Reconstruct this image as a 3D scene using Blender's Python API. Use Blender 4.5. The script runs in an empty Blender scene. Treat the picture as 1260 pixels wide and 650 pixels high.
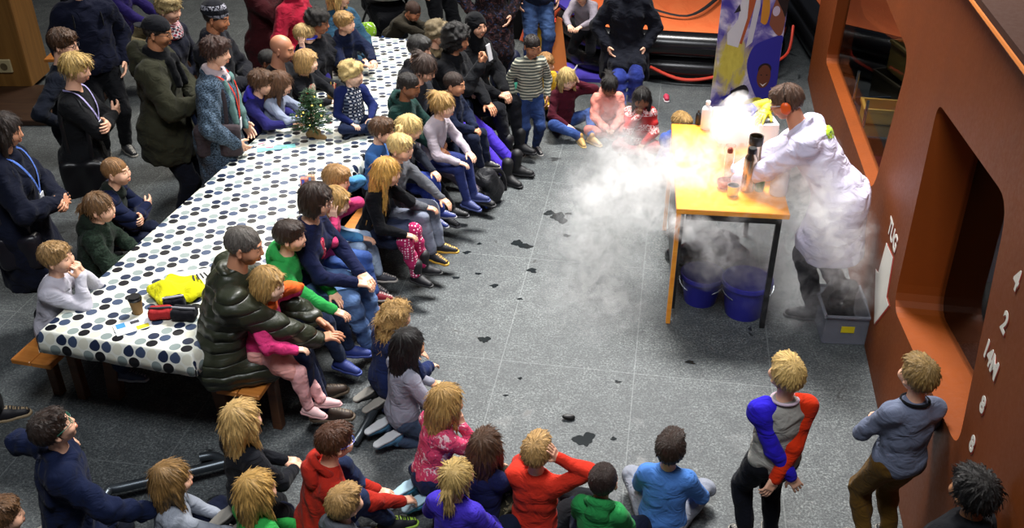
import bpy, math, random
import numpy as np
from mathutils import Vector, Matrix

C = bpy.context.scene.collection
SC = bpy.context.scene
# ---------------------------------------------------------------- camera
CAM_H, PITCH, FOC = 4.05, math.radians(31.7), 1200.0
cam_d = bpy.data.cameras.new('camera'); cam_d.sensor_width = 36; cam_d.lens = 36 * FOC / 1260
cam_d.clip_end = 100
cam = bpy.data.objects.new('camera', cam_d); C.objects.link(cam)
cam.location = (0, 0, CAM_H); cam.rotation_euler = (math.pi / 2 - PITCH, 0, 0)
SC.camera = cam
# ---------------------------------------------------------------- exposure, world, lights
SC.view_settings.view_transform = 'Standard'; SC.view_settings.look = 'None'
SC.view_settings.gamma = 1; SC.view_settings.use_curve_mapping = False
SC.view_settings.exposure = 0.0
SC.cycles.use_denoising = True
SC.cycles.volume_step_rate = 1.0
SC.cycles.volume_max_steps = 256
SC.cycles.volume_bounces = 2
SC.cycles.max_bounces = 6
w = bpy.data.worlds.new('hall_air'); SC.world = w; w.use_nodes = True
w.node_tree.nodes['Background'].inputs[0].default_value = (0.60, 0.68, 0.85, 1)
w.node_tree.nodes['Background'].inputs[1].default_value = 0.055
def area_light(name, loc, target, size, power, col, size_y=None, spread=None):
    d = bpy.data.lights.new(name, 'AREA'); d.energy = power; d.color = col
    d.shape = 'RECTANGLE'; d.size = size; d.size_y = size_y or size
    if spread: d.spread = math.radians(spread)
    o = bpy.data.objects.new(name, d); C.objects.link(o); o.location = loc
    o.rotation_euler = (Vector(target) - Vector(loc)).to_track_quat('-Z', 'Y').to_euler()
    return o
area_light('skylight', (1.2, 9.6, 8.0), (0.2, 6.2, 0), 2.6, 500, (1.0, 0.975, 0.94), 2.0, 84)
area_light('front_fill_light', (-0.5, 1.5, 8.0), (-0.3, 6.2, 0), 2.6, 150, (0.95, 0.97, 1.0), 2.2, 95)  # unseen fill lamp added on the camera side to brighten the faces
area_light('rear_fill_light', (-2.5, 13.5, 7.0), (-1.5, 11.0, 0), 3.0, 260, (1.0, 0.93, 0.82), 2.0, 110)  # added warm lamp that lifts the dark background floor
def spot_light(name, loc, target, power, col, deg, blend=.8, rad=.15):
    d = bpy.data.lights.new(name, 'SPOT'); d.energy = power; d.color = col
    d.spot_size = math.radians(deg); d.spot_blend = blend; d.shadow_soft_size = rad
    o = bpy.data.objects.new(name, d); C.objects.link(o); o.location = loc
    o.rotation_euler = (Vector(target) - Vector(loc)).to_track_quat('-Z', 'Y').to_euler()
    return o
spot_light('stage_spot', (0.2, 8.8, 6.5), (1.6, 6.3, 0.9), 90, (1.0, 0.95, 0.88), 38)

# ---------------------------------------------------------------- measuring helper: a point of the place at height h
SP, CP = math.sin(PITCH), math.cos(PITCH)
def W(px, py, h=0.0):
    v = (py - 325) / FOC; z = (CAM_H - h) / (SP + v * CP)
    return np.array([(px - 630) / FOC * z, (CAM_H - h) * (CP - v * SP) / (SP + v * CP), h])
def V3(*a): return np.array(a, dtype=float)
def nrm(a):
    a = np.asarray(a, float); return a / (np.linalg.norm(a) + 1e-12)
def RX(a): a = math.radians(a); c, s = math.cos(a), math.sin(a); return np.array([[1, 0, 0], [0, c, -s], [0, s, c]])
def RY(a): a = math.radians(a); c, s = math.cos(a), math.sin(a); return np.array([[c, 0, s], [0, 1, 0], [-s, 0, c]])
def RZ(a): a = math.radians(a); c, s = math.cos(a), math.sin(a); return np.array([[c, -s, 0], [s, c, 0], [0, 0, 1]])

# ---------------------------------------------------------------- implicit surfaces
def rc(a, b, r1, r2=None, k=.02, sub=False): return ('c', np.array(a, float), np.array(b, float), r1, r2 if r2 is not None else r1, k, sub)
def el(c, r, R=None, k=.02, sub=False): return ('e', np.array(c, float), np.array(r, float), np.eye(3) if R is None else R, None, k, sub)
def bxp(c, r, R=None, rad=.01, k=.01, sub=False): return ('b', np.array(c, float), np.array(r, float), np.eye(3) if R is None else R, rad, k, sub)
def kn(a, b, ra, rb, R=None, k=.02, sub=False): return ('k', np.array(a, float), np.array(b, float), ra, rb, k, sub, np.eye(3) if R is None else R)
def tr(c, R, R0, r, k=.01, sub=False): return ('t', np.array(c, float), np.array([R0 + r, R0 + r, r]), R, (R0, r), k, sub)
def pl(n, c, k=0.0): return ('p', np.array(n, float), c, k)       # keeps n.p < c
def pbounds(p):
    t = p[0]
    if t == 'c':
        r = max(p[3], p[4]); return np.minimum(p[1], p[2]) - r, np.maximum(p[1], p[2]) + r
    if t in 'ebt':
        e = np.abs(p[3]) @ p[2]; return p[1] - e, p[1] + e
    if t == 'k':
        r = max(max(p[3]), max(p[4])); return np.minimum(p[1], p[2]) - r, np.maximum(p[1], p[2]) + r
def pdist(p, X, Y, Z):
    t = p[0]
    if t == 'c':
        a, b = p[1], p[2]; ba = b - a; L = float(ba @ ba) + 1e-12
        x, y, z = X - a[0], Y - a[1], Z - a[2]
        h = np.clip((x * ba[0] + y * ba[1] + z * ba[2]) / L, 0, 1)
        return np.sqrt((x - ba[0] * h) ** 2 + (y - ba[1] * h) ** 2 + (z - ba[2] * h) ** 2) - (p[3] + (p[4] - p[3]) * h)
    if t == 'k':
        a, b = p[1], p[2]; ax = b - a; L = np.linalg.norm(ax); ax = ax / L; R = p[7]
        u = R[:, 0] - ax * (R[:, 0] @ ax); u /= np.linalg.norm(u); v = np.cross(ax, u)
        x, y, z = X - a[0], Y - a[1], Z - a[2]
        h = x * ax[0] + y * ax[1] + z * ax[2]; hh = np.clip(h / L, 0, 1)
        du = x * u[0] + y * u[1] + z * u[2]; dv = x * v[0] + y * v[1] + z * v[2]
        rx = p[3][0] + (p[4][0] - p[3][0]) * hh; ry = p[3][1] + (p[4][1] - p[3][1]) * hh
        d = (np.sqrt((du / rx) ** 2 + (dv / ry) ** 2) - 1) * np.minimum(rx, ry)
        return np.maximum(d, np.maximum(-h, h - L))
    R = p[3]; x, y, z = X - p[1][0], Y - p[1][1], Z - p[1][2]
    qx = x * R[0, 0] + y * R[1, 0] + z * R[2, 0]; qy = x * R[0, 1] + y * R[1, 1] + z * R[2, 1]; qz = x * R[0, 2] + y * R[1, 2] + z * R[2, 2]
    r = p[2]
    if t == 'e':
        k0 = np.sqrt((qx / r[0]) ** 2 + (qy / r[1]) ** 2 + (qz / r[2]) ** 2)
        k1 = np.sqrt((qx / r[0] ** 2) ** 2 + (qy / r[1] ** 2) ** 2 + (qz / r[2] ** 2) ** 2) + 1e-9
        return k0 * (k0 - 1) / k1
    if t == 't':
        R0, rr = p[4]; return np.sqrt((np.sqrt(qx ** 2 + qy ** 2) - R0) ** 2 + qz ** 2) - rr
    rd = p[4]; ax, ay, az = np.abs(qx) - r[0] + rd, np.abs(qy) - r[1] + rd, np.abs(qz) - r[2] + rd
    return np.sqrt(np.maximum(ax, 0) ** 2 + np.maximum(ay, 0) ** 2 + np.maximum(az, 0) ** 2) + np.minimum(np.maximum(ax, np.maximum(ay, az)), 0) - rd
def polygonise(prims, vox, warp=None):
    add = [p for p in prims if p[0] != 'p' and not p[6]]
    bs = [pbounds(p) for p in add]
    lo = np.min([b[0] for b in bs], 0) - 3 * vox; hi = np.max([b[1] for b in bs], 0) + 3 * vox
    n = np.ceil((hi - lo) / vox).astype(int) + 1
    ax = [(lo[i] + vox * np.arange(n[i])).astype(np.float32) for i in range(3)]
    D = np.full(tuple(n), .2, np.float32)
    for p in prims:
        if p[0] == 'p':
            d = ax[0][:, None, None] * p[1][0] + ax[1][None, :, None] * p[1][1] + ax[2][None, None, :] * p[1][2] - p[2]
            D = np.maximum(D, d.astype(np.float32)); continue
        b0, b1 = pbounds(p); m = p[5] + 3 * vox
        i0 = np.clip(np.floor((b0 - m - lo) / vox).astype(int), 0, n - 1); i1 = np.clip(np.ceil((b1 + m - lo) / vox).astype(int) + 1, 1, n)
        if np.any(i1 <= i0): continue
        sl = tuple(slice(i0[j], i1[j]) for j in range(3))
        d = pdist(p, ax[0][sl[0]][:, None, None], ax[1][sl[1]][None, :, None], ax[2][sl[2]][None, None, :]).astype(np.float32)
        v = D[sl]; k = max(p[5], 1e-4)
        if p[6]:
            d = -d; D[sl] = np.maximum(v, d) + np.maximum(k - np.abs(v - d), 0) ** 2 / (4 * k)
        else:
            D[sl] = np.minimum(v, d) - np.maximum(k - np.abs(v - d), 0) ** 2 / (4 * k)
    if warp is not None:
        D += warp(ax[0][:, None, None], ax[1][None, :, None], ax[2][None, None, :]).astype(np.float32)
    for a in range(3):   # closed at the border
        s = [slice(None)] * 3; s[a] = 0; D[tuple(s)] = np.maximum(D[tuple(s)], 1e-3); s[a] = -1; D[tuple(s)] = np.maximum(D[tuple(s)], 1e-3)
    S = D < 0
    c = np.zeros(tuple(n - 1), np.uint8)
    for i in (0, 1):
        for j in (0, 1):
            for k in (0, 1): c += S[i:n[0] - 1 + i, j:n[1] - 1 + j, k:n[2] - 1 + k]
    I = np.argwhere((c > 0) & (c < 8)); ids = np.full(tuple(n - 1), -1, np.int32); ids[I[:, 0], I[:, 1], I[:, 2]] = np.arange(len(I))
    acc = np.zeros((len(I), 3)); cnt = np.zeros(len(I))
    for a in range(3):
        o = [q for q in range(3) if q != a]
        for u in (0, 1):
            for v in (0, 1):
                p0 = I.copy(); p0[:, o[0]] += u; p0[:, o[1]] += v; p1 = p0.copy(); p1[:, a] += 1
                d0 = D[p0[:, 0], p0[:, 1], p0[:, 2]]; d1 = D[p1[:, 0], p1[:, 1], p1[:, 2]]
                m = (d0 < 0) != (d1 < 0); t = d0[m] / (d0[m] - d1[m]); q = p0[m].astype(float); q[:, a] += t
                acc[m] += q; cnt[m] += 1
    vs = acc / cnt[:, None] * vox + lo
    fs = []
    for a in range(3):
        b, e = (a + 1) % 3, (a + 2) % 3
        s0 = [slice(1, None)] * 3; s0[a] = slice(0, -1); s1 = [slice(1, None)] * 3; s1[a] = slice(1, None)
        A, B = S[tuple(s0)], S[tuple(s1)]; J = np.argwhere(A != B)
        if not len(J): continue
        ins = A[J[:, 0], J[:, 1], J[:, 2]]
        off = [1, 1, 1]; off[a] = 0; J = J + off
        ok = np.all(J < (n - 1), 1); J = J[ok]; ins = ins[ok]
        def cell(db, de):
            q = J.copy(); q[:, b] += db; q[:, e] += de; return ids[q[:, 0], q[:, 1], q[:, 2]]
        q = np.stack([cell(-1, -1), cell(0, -1), cell(0, 0), cell(-1, 0)], 1)
        q[~ins] = q[~ins][:, ::-1]; fs.append(q)
    f = np.concatenate(fs); f = f[np.all(f >= 0, 1)]
    return vs, f
def ripple(amp, scale, seed, stretch=(1, 1, 1)):
    r = np.random.RandomState(seed); ks = r.normal(size=(5, 3)); ks = ks / np.linalg.norm(ks, axis=1)[:, None] * scale * r.uniform(.6, 1.5, (5, 1)) * np.array(stretch); ph = r.uniform(0, 6.28, 5)
    def f(X, Y, Z):
        o = 0
        for k, p in zip(ks, ph):
            o = o + np.sin(k[0] * X + k[1] * Y + k[2] * Z + p)
        return amp * o / 2.2
    return f

# ---------------------------------------------------------------- meshes and tags
def mesh_np(name, vs, fs, mats, mi=None, smooth=True, attr=None):
    me = bpy.data.meshes.new(name); vs = np.asarray(vs, np.float32); fs = np.asarray(fs, np.int32); nf, k = fs.shape
    me.vertices.add(len(vs)); me.vertices.foreach_set('co', vs.ravel())
    me.loops.add(nf * k); me.loops.foreach_set('vertex_index', fs.ravel())
    me.polygons.add(nf); me.polygons.foreach_set('loop_start', np.arange(0, nf * k, k, dtype=np.int32))
    me.polygons.foreach_set('use_smooth', np.full(nf, smooth))
    for m in (mats if isinstance(mats, (list, tuple)) else [mats]): me.materials.append(m)
    if mi is not None: me.polygons.foreach_set('material_index', np.asarray(mi, np.int32))
    me.update(calc_edges=True)
    if attr is not None:
        a = me.attributes.new('flow', 'FLOAT_VECTOR', 'POINT'); a.data.foreach_set('vector', np.asarray(attr, np.float32).ravel())
    return me
def link(name, me, parent=None):
    o = bpy.data.objects.new(name, me); C.objects.link(o)
    if parent: o.parent = parent
    return o
def tag(o, label=None, cat=None, group=None, kind=None):
    if label: o['label'] = label
    if cat: o['category'] = cat
    if group: o['group'] = group
    if kind: o['kind'] = kind
    return o
def empty(name, loc=(0, 0, 0), rz=0.0):
    o = bpy.data.objects.new(name, None); C.objects.link(o); o.location = tuple(loc); o.rotation_euler = (0, 0, rz); o.empty_display_size = .1
    return o
class MB:
    """collects polygons of one mesh"""
    def __init__(s): s.v = []; s.f = []; s.m = []; s.M = None
    def _p(s, vs, fs, m=0):
        o = len(s.v)
        for q in vs:
            s.v.append(tuple(s.M @ Vector(q)) if s.M else tuple(q))
        for f in fs: s.f.append(tuple(i + o for i in f)); s.m.append(m)
    def box(s, c, d, rz=0, m=0, bev=0.0, R=None):
        R = RZ(math.degrees(rz)) if R is None else R; c = np.array(c, float); h = np.array(d, float) / 2; b = min(bev, *(h * .9)) if bev else 0
        if not b:
            P = [c + R @ (h * np.array([x, y, z])) for z in (-1, 1) for x, y in ((-1, -1), (1, -1), (1, 1), (-1, 1))]
            s._p(P, [(3, 2, 1, 0), (4, 5, 6, 7), (0, 1, 5, 4), (1, 2, 6, 5), (2, 3, 7, 6), (3, 0, 4, 7)], m); return s
        rings = []
        for z, ins in ((-h[2], b), (-h[2] + b, 0), (h[2] - b, 0), (h[2], b)):
            x0, y0 = h[0] - ins, h[1] - ins; k = b if not ins else b * .5
            rings.append([c + R @ np.array([px, py, z]) for px, py in ((-x0 + k, -y0), (x0 - k, -y0), (x0, -y0 + k), (x0, y0 - k), (x0 - k, y0), (-x0 + k, y0), (-x0, y0 - k), (-x0, -y0 + k))])
        fs = [tuple(range(7, -1, -1)), tuple(range(24, 32))]
        for r in range(3):
            for i in range(8): j = (i + 1) % 8; fs.append((r * 8 + i, r * 8 + j, r * 8 + 8 + j, r * 8 + 8 + i))
        s._p([p for r in rings for p in r], fs, m); return s
    def prism(s, pts, z0, z1, m=0):
        n = len(pts); s._p([(x, y, z0) for x, y in pts] + [(x, y, z1) for x, y in pts],
            [tuple(range(n - 1, -1, -1)), tuple(range(n, 2 * n))] + [(i, (i + 1) % n, n + (i + 1) % n, n + i) for i in range(n)], m); return s
    def lathe(s, prof, c=(0, 0, 0), n=20, m=0, R=None):
        R = np.eye(3) if R is None else R; c = np.array(c, float); vs = []
        for r, z in prof:
            for i in range(n): a = 6.2831853 * i / n; vs.append(c + R @ np.array([r * math.cos(a), r * math.sin(a), z]))
        fs = []
        for k in range(len(prof) - 1):
            for i in range(n): j = (i + 1) % n; fs.append((k * n + i, k * n + j, k * n + n + j, k * n + n + i))
        if prof[0][0] > 1e-5: fs.append(tuple(range(n - 1, -1, -1)))
        if prof[-1][0] > 1e-5: fs.append(tuple(range((len(prof) - 1) * n, len(prof) * n)))
        s._p(vs, fs, m); return s
    def tube(s, pts, r, n=8, m=0, flat=1.0, up=None):
        pts = [np.array(p, float) for p in pts]; rs = r if isinstance(r, (list, tuple)) else [r] * len(pts); vs = []; prev = None
        for i, p in enumerate(pts):
            t = nrm((pts[min(i + 1, len(pts) - 1)] - pts[max(i - 1, 0)]))
            u = np.cross(t, up) if up is not None else (np.cross(t, (0, 0, 1)) if prev is None else prev - t * (prev @ t))
            if np.linalg.norm(u) < 1e-4: u = np.cross(t, (1, 0, 0))
            u = nrm(u); prev = u; v = np.cross(t, u)
            for j in range(n): a = 6.2831853 * j / n; vs.append(p + rs[i] * (math.cos(a) * u + flat * math.sin(a) * v))
        fs = [tuple(range(n - 1, -1, -1)), tuple(range((len(pts) - 1) * n, len(pts) * n))]
        for k in range(len(pts) - 1):
            for j in range(n): q = (j + 1) % n; fs.append((k * n + j, k * n + q, k * n + n + q, k * n + n + j))
        s._p(vs, fs, m); return s
    def build(s, name, mats, parent=None, smooth=False, angle=40):
        me = bpy.data.meshes.new(name); me.from_pydata([tuple(map(float, v)) for v in s.v], [], s.f)
        for q in (mats if isinstance(mats, (list, tuple)) else [mats]): me.materials.append(q)
        me.polygons.foreach_set('material_index', s.m)
        if smooth:
            me.polygons.foreach_set('use_smooth', [True] * len(s.f))
            try: me.set_sharp_from_angle(angle=math.radians(angle))
            except Exception: pass
        me.update(); return link(name, me, parent)
def smooth_path(pts, n=8):
    pts = [np.array(p, float) for p in pts]; out = []
    P = [pts[0]] + pts + [pts[-1]]
    for i in range(1, len(P) - 2):
        for k in range(n):
            t = k / n; a, b, c, d = P[i - 1], P[i], P[i + 1], P[i + 2]
            out.append(.5 * ((2 * b) + (-a + c) * t + (2 * a - 5 * b + 4 * c - d) * t * t + (-a + 3 * b - 3 * c + d) * t ** 3))
    out.append(pts[-1]); return out

# ---------------------------------------------------------------- materials
def lin(h):
    if isinstance(h, str):
        h = h.lstrip('#'); h = [int(h[i:i + 2], 16) / 255 for i in (0, 2, 4)]
    return tuple((x / 12.92 if x <= .04045 else ((x + .055) / 1.055) ** 2.4) for x in h) + (1,)
MC = {}
class NT:
    def __init__(s, name):
        s.mat = bpy.data.materials.new(name); s.mat.use_nodes = True; s.t = s.mat.node_tree; s.n = s.t.nodes; s.b = s.n['Principled BSDF']; s.out = s.n['Material Output']
    def add(s, ty, **kw):
        x = s.n.new(ty)
        for k, v in kw.items():
            if k.startswith('_'): setattr(x, k[1:], v)
            else: x.inputs[k.replace('__', ' ')].default_value = v
        return x
    def l(s, a, b): s.t.links.new(a, b)
    def coord(s, which='Object', scale=(1, 1, 1), rot=(0, 0, 0), loc=(0, 0, 0)):
        c = s.add('ShaderNodeTexCoord'); m = s.add('ShaderNodeMapping'); m.inputs['Scale'].default_value = scale; m.inputs['Rotation'].default_value = rot; m.inputs['Location'].default_value = loc
        s.l(c.outputs[which], m.inputs[0]); return m.outputs[0]
    def noise(s, vec, scale, detail=3, rough=.55, dist=0):
        x = s.add('ShaderNodeTexNoise', Scale=scale, Detail=detail, Roughness=rough, Distortion=dist)
        if vec is not None: s.l(vec, x.inputs['Vector'])
        return x.outputs[0]
    def ramp(s, fac, stops, interp='LINEAR'):
        r = s.add('ShaderNodeValToRGB'); r.color_ramp.interpolation = interp; e = r.color_ramp.elements
        while len(e) < len(stops): e.new(.5)
        for q, (p, c) in zip(e, stops): q.position = p; q.color = lin(c) if isinstance(c, str) else (c, c, c, 1)
        s.l(fac, r.inputs[0]); return r.outputs[0]
    def math(s, op, a, b=None, c=None):
        x = s.add('ShaderNodeMath', _operation=op)
        for i, q in enumerate((a, b, c)):
            if q is None: continue
            if isinstance(q, (int, float)): x.inputs[i].default_value = q
            else: s.l(q, x.inputs[i])
        return x.outputs[0]
    def mix(s, fac, a, b, mode='MIX'):
        x = s.add('ShaderNodeMix', _data_type='RGBA', _blend_type=mode)
        for sock, q in ((x.inputs[0], fac), (x.inputs[6], a), (x.inputs[7], b)):
            if isinstance(q, (int, float)): sock.default_value = q
            elif isinstance(q, (tuple, list)): sock.default_value = q
            elif isinstance(q, str): sock.default_value = lin(q)
            else: s.l(q, sock)
        return x.outputs[2]
    def bump(s, h, strength=.3, dist=.01, prev=None):
        x = s.add('ShaderNodeBump', Strength=strength, Distance=dist); s.l(h, x.inputs['Height'])
        if prev is not None: s.l(prev, x.inputs['Normal'])
        s.l(x.outputs[0], s.b.inputs['Normal']); return x.outputs[0]
def plain(name, col, rough=.5, metal=0, spec=.5, bump=0, bscale=60, var=.12, alpha=None, trans=0):
    key = ('plain', name, col, rough, metal, bump, trans)
    if key in MC: return MC[key]
    m = NT(name); v = m.coord(); c = lin(col)
    nz = m.noise(v, 9, 4); m.l(m.mix(m.math('MULTIPLY', nz, var * 2), c, tuple(x * .55 for x in c[:3]) + (1,)), m.b.inputs['Base Color'])
    m.b.inputs['Roughness'].default_value = rough; m.b.inputs['Metallic'].default_value = metal; m.b.inputs['Specular IOR Level'].default_value = spec
    if trans: m.b.inputs['Transmission Weight'].default_value = trans
    if bump: m.bump(m.noise(v, bscale, 4), bump, .004)
    MC[key] = m.mat; return m.mat
def cloth(col, pat='plain', col2=None, col3=None, rough=.9, sc=1.0):
    key = ('cloth', col, pat, col2, col3, rough, sc)
    if key in MC: return MC[key]
    m = NT(pat + '_fabric'); v = m.coord(); c = lin(col)
    fold = m.noise(m.coord(scale=(1.2, 1.2, 1.7), rot=(.3, .2, .4)), 7, 3, .45, 1.6); weave = m.noise(v, 260, 2)
    base = m.mix(m.math('MULTIPLY', weave, .35), c, tuple(x * .6 for x in c[:3]) + (1,))
    fs, fd = .8, .022
    sx = m.add('ShaderNodeSeparateXYZ'); m.l(v, sx.inputs[0]); X, Y, Z = sx.outputs
    if pat == 'stripe':
        f = m.math('GREATER_THAN', m.math('FRACT', m.math('MULTIPLY', Z, 36 * sc)), .5); base = m.mix(f, base, col2)
    elif pat == 'denim':
        n2 = m.noise(v, 6, 4); base = m.mix(m.ramp(n2, [(.38, 0.0), (.7, .75)]), base, col2 or '7f9cc8'); fs = 1.0; fd = .015
    elif pat == 'check':
        q = m.math('FRACT', m.math('MULTIPLY', Z, 20 * sc)); r = m.math('FRACT', m.math('MULTIPLY', m.math('ADD', X, Y), 20 * sc))
        f = m.math('ADD', m.math('GREATER_THAN', q, .5), m.math('GREATER_THAN', r, .5)); f = m.math('MULTIPLY', f, .5); base = m.mix(m.math('GREATER_THAN', f, .6), base, col2); base = m.mix(m.math('LESS_THAN', f, .2), base, col3 or col2)
    elif pat == 'spot':
        vo = m.add('ShaderNodeTexVoronoi', Scale=34 * sc, Randomness=.25); m.l(v, vo.inputs[0]); base = m.mix(m.math('LESS_THAN', vo.outputs['Distance'], .3), base, col2)
    elif pat == 'floral':
        n1 = m.noise(v, 22 * sc, 3, .6, 1.2); base = m.mix(m.ramp(n1, [(.56, 0.0), (.6, 1.0)]), base, col2)
        n2 = m.noise(m.coord(loc=(3, 1, 2)), 26 * sc, 2, .6, 1); base = m.mix(m.ramp(n2, [(.6, 0.0), (.63, 1.0)]), base, col3 or col2)
    elif pat == 'nordic':
        zz = m.math('FRACT', m.math('MULTIPLY', Z, 7 * sc)); n1 = m.noise(v, 60, 1); f = m.math('MULTIPLY', m.math('GREATER_THAN', zz, .55), m.math('GREATER_THAN', n1, .47)); base = m.mix(f, base, col2)
    elif pat == 'melange':
        n1 = m.noise(m.coord(scale=(1, 1, 2.5)), 70, 3, .7); base = m.mix(m.ramp(n1, [(.45, 0.0), (.58, 1.0)]), base, col2)
    elif pat == 'quilt':
        wv = m.math('ABSOLUTE', m.math('SINE', m.math('MULTIPLY', Z, 48 * sc))); fold = m.math('ADD', m.math('MULTIPLY', fold, .6), m.math('POWER', wv, .5)); fs = .9; fd = .016
    elif pat == 'yoke':
        base = m.mix(m.math('GREATER_THAN', m.math('ADD', Z, m.math('MULTIPLY', fold, .01)), sc), base, col2)
    n = m.bump(fold, fs, fd); m.bump(weave, .25, .001, n)
    m.l(base, m.b.inputs['Base Color']); m.b.inputs['Roughness'].default_value = rough
    m.b.inputs['Specular IOR Level'].default_value = .12 if rough > .6 else .5
    if rough > .7: m.b.inputs['Sheen Weight'].default_value = .04
    MC[key] = m.mat; return m.mat
def hairmat(col, curly=False):
    key = ('hair', col, curly)
    if key in MC: return MC[key]
    m = NT('hair_strands'); c = np.array(lin(col)[:3]); a = m.add('ShaderNodeAttribute', _attribute_name='flow')
    n1 = m.noise(a.outputs['Vector'], 6.5 if not curly else 16, 4, .65, .4 if not curly else 2); n2 = m.noise(a.outputs['Vector'], 30, 3, .6)
    f = m.math('ADD', m.math('MULTIPLY', n1, .65), m.math('MULTIPLY', n2, .35))
    d = tuple(c * .28) + (1,); l_ = tuple(np.minimum(c * 1.7 + .01, 1)) + (1,)
    r = m.add('ShaderNodeValToRGB'); e = r.color_ramp.elements; e[0].position = .36; e[0].color = d; e[1].position = .66; e[1].color = l_; x = e.new(.5); x.color = tuple(c) + (1,)
    m.l(f, r.inputs[0]); m.l(r.outputs[0], m.b.inputs['Base Color']); m.b.inputs['Roughness'].default_value = .42; m.b.inputs['Specular IOR Level'].default_value = .5
    m.bump(f, .9, .012); MC[key] = m.mat; return m.mat
def skinmat(col):
    key = ('skin', col)
    if key in MC: return MC[key]
    m = NT('skin'); v = m.coord(); n = m.noise(v, 14, 3); c = lin(col)
    m.l(m.mix(m.math('MULTIPLY', n, .5), c, (c[0] * .9, c[1] * .72, c[2] * .68, 1)), m.b.inputs['Base Color']); m.b.inputs['Roughness'].default_value = .48
    m.bump(m.noise(v, 180, 2), .1, .001); MC[key] = m.mat; return m.mat
# ---------------------------------------------------------------- people: shared shapes
def head_template(kid):
    q = .006 if kid else 0
    P = [el((0, -.012, .028), (.076 + q * .3, .095, .087), k=.01), el((0, .022, -.038), (.058 + q, .062, .068), k=.035),
         el((0, .045, -.088), (.024, .024, .018), k=.025), el((0, .052, -.02), (.060, .040, .048), k=.03),
         rc((-.03, .080, .026), (.03, .080, .026), .010, k=.02),
         rc((0, .088, .010), (0, .1035 - q, -.026), .0075, .0115, k=.012), el((0, .096 - q, -.030), (.016, .011, .008), k=.008)]
    for s in (-1, 1):
        P += [el((s * .033, .099, .006), (.017, .013, .011), k=.012, sub=True),
              el((s * .040, .064, -.030), (.026 + q, .024, .024 + q * .5), k=.02),
              el((s * .080, -.008, -.008), (.008, .019, .032), RZ(s * -25), k=.008), el((s * .088, .0, -.006), (.006, .009, .018), RZ(s * -25), k=.006, sub=True),
              el((s * .033, .080, .007), (.013, .012, .012), k=.004)]
    P += [el((0, .088, -.058), (.022, .012, .0065), k=.004), el((0, .086, -.069), (.018, .012, .0075), k=.004), el((0, .1, -.0635), (.02, .006, .0012), k=.003, sub=True)]
    vs, fs = polygonise(P, .0040)
    c = vs[fs].mean(1); mi = np.zeros(len(fs), int)
    lip = (np.abs(c[:, 2] + .0635) < .0125 - .3 * np.abs(c[:, 0])) & (np.abs(c[:, 0]) < .022) & (c[:, 1] > .085); mi[lip] = 1
    for s in (-1, 1):
        br = (np.abs(c[:, 2] - (.030 - .25 * np.abs(np.abs(c[:, 0]) - .032))) < .0045) & (np.abs(c[:, 0] - s * .033) < .019) & (c[:, 1] > .06); mi[br] = 2
    return vs, fs, mi
HEADS = {False: head_template(False), True: head_template(True)}
def hand_template(curl, spread=1.0):
    """right hand, wrist at origin, fingers +Y, palm facing -Z, thumb -X; adult size"""
    P = [bxp((0, .048, 0), (.038, .042, .013), rad=.012, k=.012), rc((0, -.02, 0), (0, .02, 0), .024, .026, k=.015), el((-.028, .03, -.008), (.016, .03, .014), k=.012)]
    for i, (x, L, a) in enumerate(((-.030, .074, -4), (-.010, .082, -1), (.011, .076, 2), (.030, .060, 7))):
        p = V3(x, .086 - abs(i - 1.2) * .004, 0); an = 0; seg = (L * .45, L * .31, L * .24); r = (.0095, .0085, .0078, .0065)
        ax = RZ(-a * spread)
        for k in range(3):
            an += curl[k] + (i * 3); d = ax @ RX(-an) @ V3(0, 1, 0); q = p + d * seg[k]; P.append(rc(p, q, r[k], r[k + 1], k=.003)); p = q
    p = V3(-.030, .018, -.006); d = nrm((-.75, .75, -.35)); q = p + d * .04; P.append(rc(p, q, .013, .011, k=.01)); d = nrm((-.35, .9, -.35)); P.append(rc(q, q + d * .032, .0105, .008, k=.003))
    return polygonise(P, .0035)
HANDS = {'soft': hand_template((14, 18, 12)), 'flat': hand_template((3, 5, 4), 1.6), 'grip': hand_template((52, 62, 40), .6), 'cup': hand_template((28, 34, 24))}
def shoe_template(kind='shoe'):
    """toe +Y, sole bottom z=-.085 with ankle at origin; adult .28 m"""
    if kind == 'boot': up = [rc((0, 0, 0), (0, .01, .12), .048, .055, k=.02)]
    elif kind == 'low': up = []
    else: up = [rc((0, -.01, -.02), (0, 0, .015), .042, .042, k=.02)]
    P = up + [rc((0, -.035, -.05), (0, .06, -.045), .038, .040, k=.03), rc((0, .06, -.05), (.004, .15, -.062), .042, .032, k=.025), pl((0, 0, -1), .07)]
    S_ = [rc((0, -.045, -.075), (0, .05, -.075), .043, .043), rc((0, .05, -.075), (.004, .155, -.075), .046, .038, k=.02), pl((0, 0, -1), .088), pl((0, 0, 1), -.066)]
    a, b = polygonise(P, .009), polygonise(S_, .009)
    vs = np.concatenate([a[0], b[0]]); fs = np.concatenate([a[1], b[1] + len(a[0])]); mi = np.array([0] * len(a[1]) + [1] * len(b[1]))
    lace = (vs[fs].mean(1)[:, 2] > -.045) & (np.abs(vs[fs].mean(1)[:, 0]) < .016) & (vs[fs].mean(1)[:, 1] > .05) & (np.sin(vs[fs].mean(1)[:, 1] * 420) > 0) & (mi == 0)
    if kind == 'shoe': mi[lace] = 1
    return vs, fs, mi
SHOES = {k: shoe_template(k) for k in ('shoe', 'boot', 'low')}
HC = {}
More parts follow.
